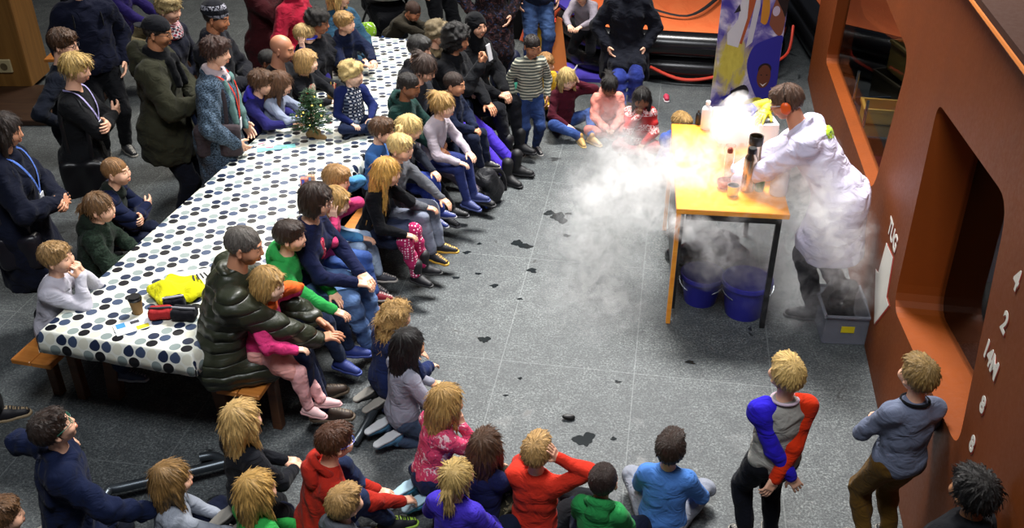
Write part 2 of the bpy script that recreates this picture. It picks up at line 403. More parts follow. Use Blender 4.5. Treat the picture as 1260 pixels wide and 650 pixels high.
def hair_template(style, seed=0):
    key = (style, seed % 3)
    if key in HC: return HC[key]
    rs = random.Random(seed * 7 + len(style)); t = {'crop': .005, 'fade': .004, 'short': .011, 'messy': .016, 'curly': .022, 'afro': .045}.get(style, .012)
    sk = lambda t, **k: el((0, -.012, .030), (.077 + t, .096 + t, .088 + t), **k)
    P = [sk(t)]; amp, freq = .0028, 17
    if style in ('crop', 'fade', 'short', 'messy', 'curly'):
        if style in ('short', 'messy'): P += [el((rs.uniform(-.02, .02), .045, .085), (.062, .052, .030), k=.02), el((0, .078, .062), (.055, .026, .018), k=.012)]
        P += [el((0, .125, -.045), (.080, .080, .092), k=.008, sub=True)]
        n = nrm((0, .48, -1)); P += [pl(n, (.018 if style in ('short', 'messy', 'curly') else .004) / 1.1)]
        if style == 'messy': amp = .006; freq = 13
        if style == 'crop': amp = .0012
        if style == 'curly': P += [el((0, .06, .085), (.065, .045, .035), k=.02)]; amp = .007
    elif style in ('bob', 'long', 'longc', 'pony', 'bun', 'half', 'pig', 'longstraight', 'lady'):
        amp = .004
        if style in ('pony', 'bun', 'pig'):
            P += [el((0, .13, -.045), (.084, .082, .098), k=.008, sub=True), pl(nrm((0, .42, -1)), .028)]
        if style == 'lady': P += [el((.012, .045, .080), (.066, .060, .040), k=.02), el((0, .125, -.05), (.078, .080, .092), k=.008, sub=True), pl(nrm((0, .5, -1)), .03)]
        if style in ('bob', 'long', 'longc', 'half', 'longstraight'):
            P += [el((s * .060, -.012, -.03), (.036, .070, .080), k=.03) for s in (-1, 1)] + [el((0, -.060, -.035), (.078, .055, .085), k=.03)]
        if style in ('long', 'longc', 'half', 'longstraight'):
            L = .20 if style != 'longstraight' else .36
            P += [rc((s * .038, -.066, -.03), (s * .048, -.088, -L - rs.uniform(0, .03)), .052, .030, k=.03) for s in (-1, 1)] + [rc((0, -.075, -.03), (0, -.098, -L - .03), .055, .034, k=.03)]
            P += [rc((s * .080, .004, -.01), (s * .082, .018, -L * .8), .026, .016, k=.02) for s in (-1, 1)]
        if style in ('bob', 'long', 'longc', 'half', 'longstraight'):
            P += [el((0, .130, -.050), (.066, .085, .100 if style != 'bob' else .090), k=.010, sub=True), rc((0, .07, -.08), (0, .08, -.4), .052, .075, k=.015, sub=True)]
            if style == 'bob': P += [pl((0, 0, -1), .098), el((0, .07, .066), (.055, .03, .022), k=.012)]
        if style == 'pony': P += [rc((0, -.095, .015), (0, -.128, .0), .022, .028, k=.012), rc((0, -.128, .0), (.01, -.135, -.10), .030, .026, k=.02), rc((.01, -.135, -.10), (.005, -.115, -.20), .026, .010, k=.02)]
        if style == 'bun': P += [el((0, -.085, .095), (.042, .042, .036), k=.01)]
        if style == 'pig': P += [q for s in (-1, 1) for q in (rc((s * .07, -.07, .03), (s * .095, -.085, .02), .020, .026, k=.01), rc((s * .095, -.085, .02), (s * .105, -.08, -.08), .026, .014, k=.02))]
        if style == 'longc': amp = .011; freq = 12
    elif style == 'afro': P = [el((0, -.03, .03), (.125, .125, .125)), el((0, .03, .075), (.10, .06, .05), k=.03), el((0, -.06, -.04), (.12, .09, .10), k=.03), el((0, .150, -.045), (.075, .095, .088), k=.01, sub=True)]; amp = .012
    iso = style in ('afro', 'curly', 'longc'); ph = seed * 1.7
    R = ripple(amp, 90 if style != 'longc' else 60, seed)
    def warp(X, Y, Z):
        if iso: return R(X, Y, Z)
        az = np.arctan2(X, Y + .055 + 0 * Z + 1e-4); pol = np.sqrt(X ** 2 + (Y + .05) ** 2 + (Z - .12) ** 2)
        return amp * (np.sin(az * freq + 5 * np.sin(pol * 22 + ph) + ph) * .6 + np.sin(az * (freq * 1.7) - pol * 14 + ph) * .4) * np.clip(pol * 16 - .3, 0, 1)
    vs, fs = polygonise(P, .0048 if style not in ('longc', 'afro') else .0058, warp)
    if style not in ('crop', 'fade'): vs, fs = tufts(vs, fs, 700 if style in ('long', 'longc', 'longstraight', 'half', 'afro') else 430, {'short': .032, 'messy': .042, 'curly': .03, 'afro': .03, 'bob': .045}.get(style, .07), iso, seed, {'short': .55, 'messy': 1, 'curly': 1, 'afro': 1, 'bob': .15, 'longstraight': .05, 'longc': .6, 'lady': .4}.get(style, .04))
    else: vs, fs = tufts(vs, fs, 500, .012, iso, seed, .6)
    X, Y, Z = vs.T; r = np.sqrt(X ** 2 + (Y + .05) ** 2) + 1e-5; pol = (.12 - Z) + .5 * r
    if iso: at = vs * 9
    else: at = np.stack([X / r * 2.6, (Y + .05) / r * 2.6, pol * 3.0 + seed], 1)
    HC[key] = (vs, fs, at); return HC[key]
def tufts(vs, fs, n, L, iso, seed, lift=1.0):
    q = vs[fs]; fn = np.cross(q[:, 2] - q[:, 0], q[:, 3] - q[:, 1]); N_ = np.zeros_like(vs)
    for i in range(4): np.add.at(N_, fs[:, i], fn)
    N_ /= np.linalg.norm(N_, axis=1)[:, None] + 1e-12; r = np.random.RandomState(seed + 3)
    ok = np.where((np.linalg.norm(vs[:, :2] - [0, -.012], axis=1) > .0) & ((vs[:, 1] < .03) | (N_[:, 2] > -.1)) & (N_[:, 2] > -.75))[0]; ii = r.choice(ok, n); p = vs[ii]; nn = N_[ii]
    rad = np.stack([p[:, 0], p[:, 1] + .05, 0 * p[:, 0]], 1); rad /= np.linalg.norm(rad, axis=1)[:, None] + 1e-6; w_ = np.clip((.125 - p[:, 2]) * 11, .05, 2.5)
    t = rad * .7 + np.stack([0 * w_, 0 * w_, -w_], 1) + r.normal(0, 1.2 if iso else .04 + .16 * min(1, lift * 1.4), (n, 3)); t -= nn * np.sum(t * nn, 1)[:, None]; t /= np.linalg.norm(t, axis=1)[:, None] + 1e-6
    sd = np.cross(nn, t); l_ = (L * r.uniform(.5, 1.2, n))[:, None]; lf = (r.uniform(.05, .22, n) * lift)[:, None]; wd = r.uniform(.0022, .0050, n)[:, None]
    a = p - nn * .002; b = p + t * l_ * .5 + nn * l_ * lf + nn * .0015; c = p + t * l_ + nn * l_ * lf * r.uniform(-.3, 1.4, n)[:, None] - np.array([0, 0, .12]) * l_ * (r.rand(n) > .3)[:, None]
    V = np.stack([a - sd * wd, a + sd * wd, b - sd * wd * .8, b + sd * wd * .8, c - sd * .0005, c + sd * .0005], 1).reshape(-1, 3); k = np.arange(n)[:, None] * 6 + len(vs)
    F = np.concatenate([k + [0, 1, 3, 2], k + [2, 3, 5, 4]]); return np.concatenate([vs, V]), np.concatenate([fs, F])
def ball(r, n=10, m=6):
    vs = []; fs = []
    for i in range(m + 1):
        a = math.pi * i / m
        for j in range(n): b = 6.2831853 * j / n; vs.append((r * math.sin(a) * math.cos(b), -r * math.cos(a), r * math.sin(a) * math.sin(b)))
    for i in range(m):
        for j in range(n): q = (j + 1) % n; fs.append((i * n + j, i * n + q, i * n + n + q, i * n + n + j))
    return np.array(vs), np.array(fs)
EYE_V, EYE_F = ball(.0125, 12, 10)
EYE_M = np.where(EYE_V[EYE_F].mean(1)[:, 1] > .0088, 1, 0)
def eye_mats(c):
    return [plain('eye_white', 'bdb5ac', .35), plain('iris', c, .2)]
def frame(y, up):
    y = nrm(y); x = nrm(np.cross(y, up)); z = np.cross(x, y); return np.stack([x, y, z], 1)
def ik(a, t, l1, l2, pole):
    d = t - a; L = np.linalg.norm(d)
    if L > (l1 + l2) * .995: t = a + d / L * (l1 + l2) * .995; d = t - a; L = np.linalg.norm(d)
    if L < abs(l1 - l2) * 1.05 + .02: L = abs(l1 - l2) * 1.05 + .02; t = a + nrm(d) * L; d = t - a
    c = (l1 * l1 - l2 * l2 + L * L) / (2 * L); h = math.sqrt(max(l1 * l1 - c * c, 0)); u = d / L
    p = pole - u * (pole @ u); return a + u * c + nrm(p) * h, t
# hand spots: wrist from the neck base in statures (x outward), elbow pole, palm normal, hand pose
HS = {'side': ((.135, .01, -.315), (.6, -.9, -.1), (-1, 0, 0), 'soft'), 'lap': ((.035, .185, -.235), (1, -.4, -.6), (0, 0, -1), 'soft'),
      'knee': ((.075, .25, -.225), (1, -.4, -.4), (0, -.2, -1), 'soft'), 'chin': ((.03, .125, .03), (.35, .3, -1), (-.5, -1, 0), 'cup'),
      'cheek': ((.075, .085, .045), (.6, .35, -1), (-1, 0, 0), 'cup'), 'ear': ((.115, .03, .075), (1, .45, -.5), (-1, 0, 0), 'flat'),
      'cross': ((-.045, .115, -.15), (1, .1, -.6), (0, -1, -.3), 'soft'), 'back': ((-.035, -.10, -.31), (1, -.5, -.2), (0, 1, 0), 'soft'),
      'table': ((.055, .235, -.15), (1, -.3, -.5), (0, 0, -1), 'soft'), 'clasp': ((.02, .15, -.20), (1, -.2, -.6), (-.5, -.6, -.4), 'cup'),
      'pocket': ((.115, .075, -.285), (1, -.7, -.1), (-1, 0, 0), 'soft'), 'phone': ((.03, .185, -.0), (.6, .1, -1), (0, -1, 0), 'grip'),
      'floor': ((.14, -.06, -.30), (.6, -1, 0), (0, 0, -1), 'flat'), 'hip': ((.13, -.01, -.235), (1.5, -.8, .1), (-1, 0, 0), 'soft'),
      'reach': ((.04, .27, -.1), (.8, -.3, -.6), (0, 0, -1), 'grip'), 'crossed': ((-.06, .13, -.14), (1, .2, -.7), (0, -1, 0), 'soft'), 'hug': ((-.02, .20, -.16), (1, .1, -.5), (-.3, -1, 0), 'soft'),
      'mouth': ((.02, .11, .055), (.5, .4, -1), (-.3, -1, 0), 'grip'), 'temple': ((.11, .05, .115), (1, .2, .1), (-1, 0, 0), 'flat'), 'rest': ((.085, .17, -.235), (1, -.5, -.4), (0, 0, -1), 'soft')}
def place_np(vs, R, t, s=1.0): return (vs * s) @ R.T + t
PEOPLE = []
def person(label, px, py, kind, S, pose, face, head=(0, 0, 0), lean=(0, 0), twist=0, hair=('short', '6b4a2c'), skin='dba98a',
           top=('sweater', cloth('404550')), sleeves=None, bottom=('trousers', cloth('2a3550')), shoes=('shoe', '2a2a2c', '8a867e'), hands=('lap', 'lap'),
           feet=None, glasses=None, hood=None, collar=None, thick=None, hem=None, seat=None, see=True, group=None, name='person', lens=None, cap=None, cuffs=None, lift=0, at=None, wide=1.0, eye='3a2a1e', voxk=1.0, legs=True, look=(1.45, 6.6)):
    kid = kind == 'c'; seed = len(PEOPLE) * 13 + 5; rs = random.Random(seed)
    girl = kind == 'w' or hair[0] in ('long', 'longc', 'pony', 'pig', 'bob', 'longstraight', 'half')
    sw = {'m': .103, 'w': .090, 'c': .094}[kind] * wide; hr = (.205 if kid else .232) * (1 if not kid else (.93 + .07 * S / 1.2)) / .232 * (1.0 if kind != 'w' else .95)
    hh = 1.0 if not kid else 1.0
    if pose == 'stand': hz = (.505 if not kid else .49) * S
    elif pose == 'bench': hz = (seat or .45) + .062 * S
    elif pose == 'kneel': hz = .155 * S
    elif pose == 'tall': hz = .30 * S
    else: hz = .068 * S
    hz += lift
    Pv = V3(0, 0, hz); Rs = RY(lean[1]) @ RX(-lean[0]); Rt = Rs @ RZ(-twist); Rm = Rs @ RZ(-twist * .5)
    tl = {'m': .312, 'w': .305, 'c': .295}[kind] * S
    N = Pv + Rs @ V3(0, 0, tl); Rh = Rs @ RX(lean[0]) if False else np.eye(3)
    if head[0] is None or at is None:
        g = W(px, py, N[2] + .1 * S) if at is None else np.array(at, float); ang = math.degrees(math.atan2(look[0] - g[0], look[1] - g[1])); dlt = (ang - face - twist + 180) % 360 - 180
        if head[0] is None: head = (max(-68, min(68, dlt * .92)),) + tuple(head[1:])
    Rh = RZ(-twist - head[0]) @ RX(head[1]) @ RY(head[2])
    Cc = N + Rs @ V3(0, .006 * S, .052 * S) + Rh @ V3(0, .018, .050 * S + .012)
    q = S
    chest = Pv + Rm @ V3(0, 0, tl * .70); belly = Pv + Rm @ V3(0, .004 * q, tl * .36)
    fw = {'m': 1.0, 'w': .92, 'c': 1.0}[kind] * wide
    sh = {}; el_ = {}; wr = {}; hd = {}
    for i, s in enumerate((1, -1)):
        spec = hands[i]; o = {}
        if isinstance(spec, dict): o = spec; spec = o.get('as', 'lap')
        hp, pole, pn, hpz = HS[spec]
        tgt = o.get('to', hp); pole = o.get('pole', pole); hpz = o.get('pose', hpz); pn = o.get('palm', pn)
        sh[s] = N + Rt @ V3(s * sw * q, -.004 * q, -.040 * q)
        if spec in ('chin', 'cheek', 'ear', 'mouth', 'temple') and 'to' not in o:
            base = Cc + Rh @ (V3(s * (tgt[0]), tgt[1], tgt[2] - .13) * q); base = Cc + Rh @ V3(s * {'chin': .035, 'cheek': .085, 'ear': .125, 'mouth': .025, 'temple': .115}[spec] * hr, {'chin': .115, 'cheek': .06, 'ear': .02, 'mouth': .125, 'temple': .02}[spec] * hr, {'chin': -.165, 'cheek': -.155, 'ear': -.085, 'mouth': -.135, 'temple': -.03}[spec] * hr)
            t = base
        elif 'abs' in o: t = V3(*o['abs'])
        else: t = N + (RZ(-twist) @ V3(s * tgt[0], tgt[1], tgt[2])) * q
        a, b = ik(sh[s], t, .168 * q, .148 * q, RZ(-twist) @ V3(s * pole[0], pole[1], pole[2]))
        el_[s], wr[s] = a, b; hd[s] = (spec, pn, hpz, o)
    hip = {s: Pv + V3(s * .050 * q, 0, -.01 * q) for s in (1, -1)}; kn_ = {}; ank = {}; fdir = {}; fup = {}
    for i, s in enumerate((1, -1)):
        f = None; fd = nrm((s * .22, 1, 0)); fu = V3(0, 0, 1)
        if pose == 'stand': t = V3(s * .055 * q, .0, .048 * q); pole = V3(s * .1, 1, 0)
        elif pose == 'bench': t = V3(s * .055 * q, .30 * q, max(.048 * q, hz - .235 * q)); pole = V3(s * .15, 1, 1)
        elif pose == 'cross': t = V3(-s * .055 * q, (.19 + .03 * s) * q, .045 * q); pole = V3(s * 1.5, .4, .38); fd = nrm((-s * 1, .35, 0)); fu = nrm((s * .5, .2, 1))
        elif pose == 'kneesup': t = V3(s * .06 * q, .27 * q, .048 * q); pole = V3(s * .25, .4, 1)
        elif pose == 'straight': t = V3(s * .07 * q, .43 * q, .045 * q); pole = V3(s * .2, 0, 1); fd = nrm((s * .35, .25, 1)); fu = nrm((0, -1, .2))
        elif pose == 'kneel': t = V3(s * .055 * q, -.06 * q, .05 * q); pole = V3(s * .12, 1, -.1); fd = nrm((0, -1, -.25)); fu = nrm((0, .25, -1))
        elif pose == 'tall': t = V3(s * .055 * q, -.19 * q, .04 * q); pole = V3(s * .1, 1, -.6); fd = nrm((0, -1, -.2)); fu = nrm((0, .2, -1))
        if feet and feet[i] is not None:
            ff = feet[i]; t = V3(ff[0] * q, ff[1] * q, ff[2] * q if not isinstance(ff[2], str) else float(ff[2]))
            if len(ff) > 3 and ff[3] is not None: pole = V3(*ff[3])
            if len(ff) > 4 and ff[4] is not None: fd = nrm(ff[4])
            if len(ff) > 5: fu = nrm(ff[5])
        kn_[s], ank[s] = ik(hip[s], t + V3(0, 0, lift if pose != 'stand' else 0), .245 * q, .235 * q, pole); fdir[s] = fd; fup[s] = fu
    # place in the world
    if at is not None: base = np.array(at, float)
    else:
        wp = W(px, py, Cc[2]); off = RZ(-face) @ Cc; base = V3(wp[0] - off[0], wp[1] - off[1], 0)
    if pose == 'bench':
        e = base - TO
    root = empty(name, base, -math.radians(face)); tag(root, label, 'person', group); PEOPLE.append(root)
    dist = np.linalg.norm(base - np.array([0, 0, CAM_H])); vx = (.0085 if dist < 6.2 else .0105 if dist < 8.5 else .013) * voxk
    if kid: vx *= .9
    th = thick if thick is not None else (.010 if top[0] not in ('jacket', 'coat', 'parka') else .024)
    sk = skinmat(skin)
    def torso(t, arms=True, wrist=1.0, k=.035):
        L = [el(chest - Rs @ V3(0, 0, .012 * q), ((.094 if kind != 'c' else .090) * q * fw + t, .066 * q + t, .100 * q + t), Rt, k=k * q), el(belly, (.088 * q * fw + t, .064 * q + t, .105 * q + t), Rm, k=k * q),
             el(Pv + Rs @ V3(0, 0, .035 * q), (.092 * q * fw + t, .070 * q + t, .075 * q + t), Rs, k=k * q), rc(sh[1] - Rt @ V3(.02 * q, 0, -.006 * q), sh[-1] + Rt @ V3(.02 * q, 0, .006 * q), .031 * q + t, k=k * q),
             rc(N + Rs @ V3(0, -.005 * q, -.050 * q), N + Rs @ V3(0, 0, -.010 * q), .046 * q + t, .033 * q + t * .7, k=k * q)]
        if kind == 'w': L += [el(chest + Rt @ V3(s * .045 * q, .045 * q, -.01 * q), (.038 * q + t * .5,) * 3, k=.03 * q) for s in (1, -1)]
        return L
    def arms(t, which=(1, -1), wrist=1.0, k=.03):
        L = []
        for s in which:
            w_ = el_[s] + (wr[s] - el_[s]) * wrist
            L += [rc(sh[s], el_[s], .033 * q + t, .0255 * q + t, k=k * q), rc(el_[s], w_, .0265 * q + t, .0185 * q + t * .8, k=.012 * q)]
        return L
    # skin: one continuous body surface, head and hands joined on
    P = torso(-.006) + arms(-.003, wrist=1.0) + [rc(N - V3(0, 0, .02 * q), Cc + Rh @ V3(0, -.022, -.045) * hr, .036 * q if not kid else .034 * q, (.052 if kind == 'm' else .045) * hr, k=.02 * q)]
    P += [el(Pv, (.088 * q * fw, .07 * q, .07 * q), k=.03 * q)]
    for s in (1, -1):
        P += [rc(hip[s], kn_[s], .045 * q, .032 * q, k=.02 * q), rc(kn_[s], ank[s], .032 * q, .019 * q, k=.01 * q)]
    vs, fs = polygonise(P, vx * 1.05); mi = np.zeros(len(fs), int)
    HV, HF, HM = HEADS[kid]; parts = [(vs, fs, mi), (place_np(HV, Rh, Cc, hr), HF, HM)]
    for s in (1, -1):
        spec, pn, hpz, o = hd[s]; fa = nrm(wr[s] - el_[s]); dirv = o.get('dir'); dv = fa if dirv is None else nrm(V3(*dirv))
        if spec in ('chin', 'cheek', 'ear', 'mouth', 'temple') and dirv is None: dv = nrm(nrm(fa) * .3 + Rh @ V3(0, -.25 if spec != 'mouth' else .0, 1))
        if spec in ('lap', 'knee', 'table', 'rest') and dirv is None: dv = nrm(fa + V3(-s * .15, .45, -.05))
        n_ = V3(pn[0] * s, pn[1], pn[2]); z = -n_; z = nrm(z - dv * (z @ dv)); x = np.cross(dv, z); R = np.stack([x, dv, z], 1)
        hv, hf = HANDS[hpz]; hv = hv.copy(); hf_ = hf
        if s < 0: hv[:, 0] *= -1; hf_ = hf[:, ::-1]
        parts.append((place_np(hv, R, wr[s], q * .108 / .185 * (1.0 if kid else 1.0)), hf_, np.zeros(len(hf), int)))
    vv = []; ff = []; mm = []; n = 0
    for a, b, c in parts: vv.append(a); ff.append(b + n); mm.append(c); n += len(a)
    lipc = np.array(lin(skin)[:3]); me = mesh_np('body', np.concatenate(vv), np.concatenate(ff), [sk, plain('lips', '%02x%02x%02x' % tuple(int(255 * min(1, x)) for x in (np.array([int(skin[i:i + 2], 16) / 255 for i in (0, 2, 4)]) * [.90, .72, .68])), .4), hairmat(hair[1] if hair[0] != 'bald' else '5a4636')], np.concatenate(mm))
    link('body', me, root)
    if see:
        for s in (1, -1):
            o = link('eye', mesh_np('eye', place_np(EYE_V, Rh, Cc + Rh @ V3(s * .0325, .0796, .006) * hr, hr), EYE_F, eye_mats(eye), EYE_M), root)
    # hair
    if hair[0] not in ('bald', 'none'):
        hv, hf, at_ = hair_template(hair[0], rs.randrange(3)); o = link('hair', mesh_np('hair', place_np(hv, Rh, Cc, hr * 1.0), hf, hairmat(hair[1], hair[0] in ('curly', 'afro', 'longc')), attr=at_), root)
        if len(hair) > 2:
            b = MB(); p0 = Cc + Rh @ V3(0, -.112, .012) * hr; b.lathe([(.017, -.008), (.026, -.006), (.028, 0), (.026, .006), (.017, .008)], p0, 12, R=Rh @ RX(80)); b.build('hair_tie', plain('hair_tie', hair[2], .6), root, True)
    # top
    nm, tm = top[0], top[1]; seated = pose != 'stand'; hz_ = (Pv + Rs @ V3(0, 0, -.035 * q)) if hem is None or hem > -.05 else None
    if sleeves is None: sl_in = True
    else: sl_in = sleeves == 'bare' and False
    cw = cuffs if cuffs is not None else .97
    P = torso(th)
    up = Rs[:, 2]
    if hem is not None and hem < -.05:      # a long coat, hem in statures below the hip
        P += [kn(Pv + up * .03 * q, Pv + V3(0, -.0 * q, hem * q), (.098 * q * fw + th, .078 * q + th), (.118 * q * fw + th, .098 * q + th), Rs, k=.04 * q)] + [rc(hip[s], hip[s] + (kn_[s] - hip[s]) * min(.85, max(.05, -hem / .245 - .28)), .070 * q + th, .064 * q + th, k=.05 * q) for s in (1, -1)]
    elif seated and nm in ('coat',):
        P += [rc(hip[s], hip[s] + (kn_[s] - hip[s]) * .6, .055 * q + th, .048 * q + th, k=.04 * q) for s in (1, -1)]
    else:
        h0 = (-.03 if hem is None else hem) * q; P += [el(Pv + up * (h0 * .5 + .02 * q), (.094 * q * fw + th, .072 * q + th, .07 * q + th), Rs, k=.03 * q)]
        if not seated or True: P += [pl(-up, -(Pv @ up) - h0)] if pose == 'stand' else [pl(-up, -(Pv @ up) + .045 * q)]
    if sleeves is None: P += arms(th, wrist=cw)
    if nm == 'jacket' or nm == 'coat' or nm == 'parka' or collar:
        P += [tr(N + Rs @ V3(0, .002 * q, .008 * q), Rs @ RX(-14), .043 * q + th * .4, .012 + th * .35, k=.01)]
    wp_ = ripple(.0036 if th < .015 or nm == 'lab_coat' else .0060, 66, seed, (1, 1, .9))
    vs, fs = polygonise(P, vx, wp_); to = link(nm, mesh_np(nm, vs, fs, tm), root)
    if sleeves is not None:
        mats = sleeves if isinstance(sleeves, (tuple, list)) else (sleeves, sleeves)
        for i, s in enumerate((1, -1)):
            vs, fs = polygonise([rc(sh[s] - Rt @ V3(s * .03 * q, 0, -.012 * q), sh[s], .040 * q + th, .037 * q + th, k=.03 * q)] + arms(th + .002, (s,), cw), vx, ripple(.004, 45, seed + s)); link('sleeve', mesh_np('sleeve', vs, fs, mats[i]), root)
    if hood:
        P = [tr(N + Rs @ V3(0, -.022 * q, .012 * q), Rs @ RX(-38), .050 * q, .020 + th * .5, k=.02), el(N + Rs @ V3(0, -.062 * q, -.03 * q), (.060 * q, .026 * q + th * .5, .055 * q), Rs @ RX(15), k=.03)]
        vs, fs = polygonise(P, vx, ripple(.005, 50, seed + 3)); link('hood', mesh_np('hood', vs, fs, hood), root)
    # trousers, skirt or tights
    if legs:
        bn, bm = bottom[0], bottom[1]; t = .009 if bn != 'tights' and bn != 'leggings' else .002
        P = [el(Pv + Rs @ V3(0, 0, .01 * q), (.090 * q * fw + t, .070 * q + t, .07 * q + t), Rs, k=.035 * q)]
        for s in (1, -1):
            P += [rc(hip[s], kn_[s], .054 * q + t, .038 * q + t, k=.028 * q), rc(kn_[s], kn_[s] + (ank[s] - kn_[s]) * .95, .038 * q + t, .026 * q + t, k=.012 * q)]
        if pose == 'stand': P += [pl(up, Pv @ up + .075 * q)]
        vs, fs = polygonise(P, vx, ripple(.0045 if t > .005 else .001, 62, seed + 9)); link(bn if bn != 'skirt' else 'tights', mesh_np(bn, vs, fs, bm), root)
        if len(bottom) > 2:   # a skirt over the legs
            if pose == 'stand': P = [kn(Pv + V3(0, 0, .06 * q), Pv + V3(0, 0, -.2 * q), (.09 * q, .075 * q), (.145 * q, .125 * q))]
            else: P = [el(Pv, (.105 * q, .09 * q, .06 * q), k=.04)] + [rc(hip[s], hip[s] + (kn_[s] - hip[s]) * .75, .066 * q, .062 * q, k=.05) for s in (1, -1)] + [rc(hip[1] * .5 + hip[-1] * .5, (kn_[1] + kn_[-1]) * .5 * .7 + Pv * .3, .06 * q, .05 * q, k=.05)]
            vs, fs = polygonise(P, vx, ripple(.006, 60, seed + 4, (1.5, 1.5, .4))); link('skirt', mesh_np('skirt', vs, fs, bottom[2]), root)
        SV, SF, SM = SHOES[shoes[0]]; smats = [plain('shoe_upper', shoes[1], .6, bump=.2), plain('shoe_sole', shoes[2], .6)]
        for s in (1, -1):
            R = frame(fdir[s], fup[s]); link('shoe', mesh_np('shoe', place_np(SV, R, ank[s], q / 1.75 * (1.0 if not kid else 1.08)), SF, smats, SM), root)
    # things worn
    if glasses:
        b = MB()
        for s in (1, -1):
            c = V3(s * .033, .101, .006); ring = [c + V3(.023 * math.cos(a), -.004 * abs(math.cos(a)), .017 * math.sin(a)) for a in np.linspace(0, 6.2832, 15)[:-1]]
            b.tube([Cc + Rh @ (p * hr) for p in ring + ring[:2]], .0022 * hr, 6); b.tube([Cc + Rh @ (V3(*p) * hr) for p in ((s * .056, .098, .010), (s * .080, .07, .012), (s * .084, .0, .006))], .0022 * hr, 5)
        b.tube([Cc + Rh @ (V3(*p) * hr) for p in ((-.012, .103, .010), (0, .108, .012), (.012, .103, .010))], .002 * hr, 5)
        b.build('glasses', plain('glasses_frame', glasses, .3), root, True)
    if lens:
        b = MB(); pts = [Cc + Rh @ (V3(.080 * math.sin(a), -.01 + .122 * math.cos(a), .008) * hr) for a in np.linspace(-1.15, 1.15, 11)]
        b.tube(pts, .021 * hr, 8, flat=.22, up=Rh @ V3(0, 0, 1)); o = b.build('mask', plain('tinted_mask', lens, .25), root, True)
    return dict(root=root, N=N, C=Cc, R=Rh, Rs=Rs, Rt=Rt, P=Pv, wr=wr, el=el_, sh=sh, kn=kn_, ank=ank, q=q, hr=hr, chest=chest, th=th, vx=vx, base=base, face=face, hip=hip, fw=fw)
def wear(d, name, prims, mat, vox=None, amp=0.0, scale=60, attr=False):
    vs, fs = polygonise(prims, vox or d['vx'], ripple(amp, scale, len(name)) if amp else None)
    return link(name, mesh_np(name, vs, fs, mat, attr=vs * 9 if attr else None), d['root'])
def scarf(d, mat, r=.028, tails=0, name='scarf'):
    N, Rs, q = d['N'], d['Rs'], d['q']; P = [tr(N + Rs @ V3(0, .006 * q, .022 * q), Rs @ RX(-16), .040 * q, r, k=.02), tr(N + Rs @ V3(0, .012 * q, -.0 * q), Rs @ RX(-20), .050 * q, r * .9, k=.02)]
    if tails:
        for s, L in ((-1, tails), (1, tails * .8)): P += [rc(N + Rs @ V3(s * .03 * q, .065 * q, -.0 * q), N + Rs @ V3(s * .045 * q, .098 * q, -L), r * .85, r * .8, k=.02)]
    return wear(d, name, P, mat, None, .004, 60)
def lanyard(d, col, L=.30, w=.007, drop=True):
    N, Rs, q, th = d['N'], d['Rs'], d['q'], d['th']; b = MB(); y = .076 * q + th
    for s in (1, -1): b.tube(smooth_path([N + Rs @ V3(s * .045 * q, -.03 * q, .018 * q), N + Rs @ V3(s * .055 * q, .03 * q + th, .006 * q), N + Rs @ V3(s * .035 * q, y, -.07 * q), N + Rs @ V3(.0, y + .018, -L)], 4), w, 6, flat=.3, up=Rs @ V3(0, 1, 0))
    o = b.build('lanyard', cloth(col), d['root'], True)
    b = MB(); b.box(N + Rs @ V3(0, y + .024, -L - .045), (.062, .006, .085), R=Rs); b.build('name_badge', plain('badge', 'd8dadf', .4), d['root'])
def earflap(d): pass
# ================================================================ THE SETTING
def floor_mat():
    m = NT('flecked_stone_slabs'); v = m.coord(); r = m.coord(rot=(0, 0, math.radians(9.3)))
    co_ = m.noise(m.coord(scale=(1, 1.6, 1), rot=(0, 0, .3)), 26, 4, .7); big = m.noise(v, .8, 3); mid = m.noise(v, 7, 5, .65); fl = m.noise(v, 75, 3, .75); fl2 = m.noise(m.coord(scale=(1, 2.2, 1), rot=(0, 0, .6)), 48, 3, .8)
    base = m.ramp(fl, [(.32, '1a1d20'), (.5, '464b4d'), (.66, '7c8281')])
    base = m.mix(m.ramp(fl2, [(.59, 0.0), (.70, .8)]), base, '9ea3a1'); base = m.mix(m.ramp(co_, [(.36, .5), (.5, 0.0)]), base, '24282b'); base = m.mix(m.ramp(co_, [(.56, 0.0), (.70, .35)]), base, '8c9190'); base = m.mix(m.ramp(mid, [(.35, .55), (.6, 0.0)]), base, '2c3033'); base = m.mix(m.ramp(big, [(.35, .35), (.6, 0.0)]), base, '33373b')
    sx = m.add('ShaderNodeSeparateXYZ'); m.l(r, sx.inputs[0])
    def joint(c, per, off, wdt):
        f = m.math('FRACT', m.math('ADD', m.math('DIVIDE', c, per), off)); return m.math('LESS_THAN', f, wdt / per)
    j = m.math('MAXIMUM', joint(sx.outputs[0], .90, .035, .007), joint(sx.outputs[1], 1.35, .13, .007))
    base = m.mix(m.math('MULTIPLY', j, .28), base, '8d9292')
    sp = m.noise(v, 3.3, 5, .62, .8); st = m.ramp(sp, [(.655, 0.0), (.685, .85)]); base = m.mix(st, base, '0d1012')
    m.l(base, m.b.inputs['Base Color']); m.l(m.ramp(sp, [(.60, .66), (.69, .45)]), m.b.inputs['Roughness'])
    m.bump(m.math('ADD', fl, m.math('MULTIPLY', j, -.6)), .25, .004); return m.mat
f = MB(); f.box((0, 9, -.1), (26, 22, .2)); tag(f.build('floor', floor_mat()), kind='structure')
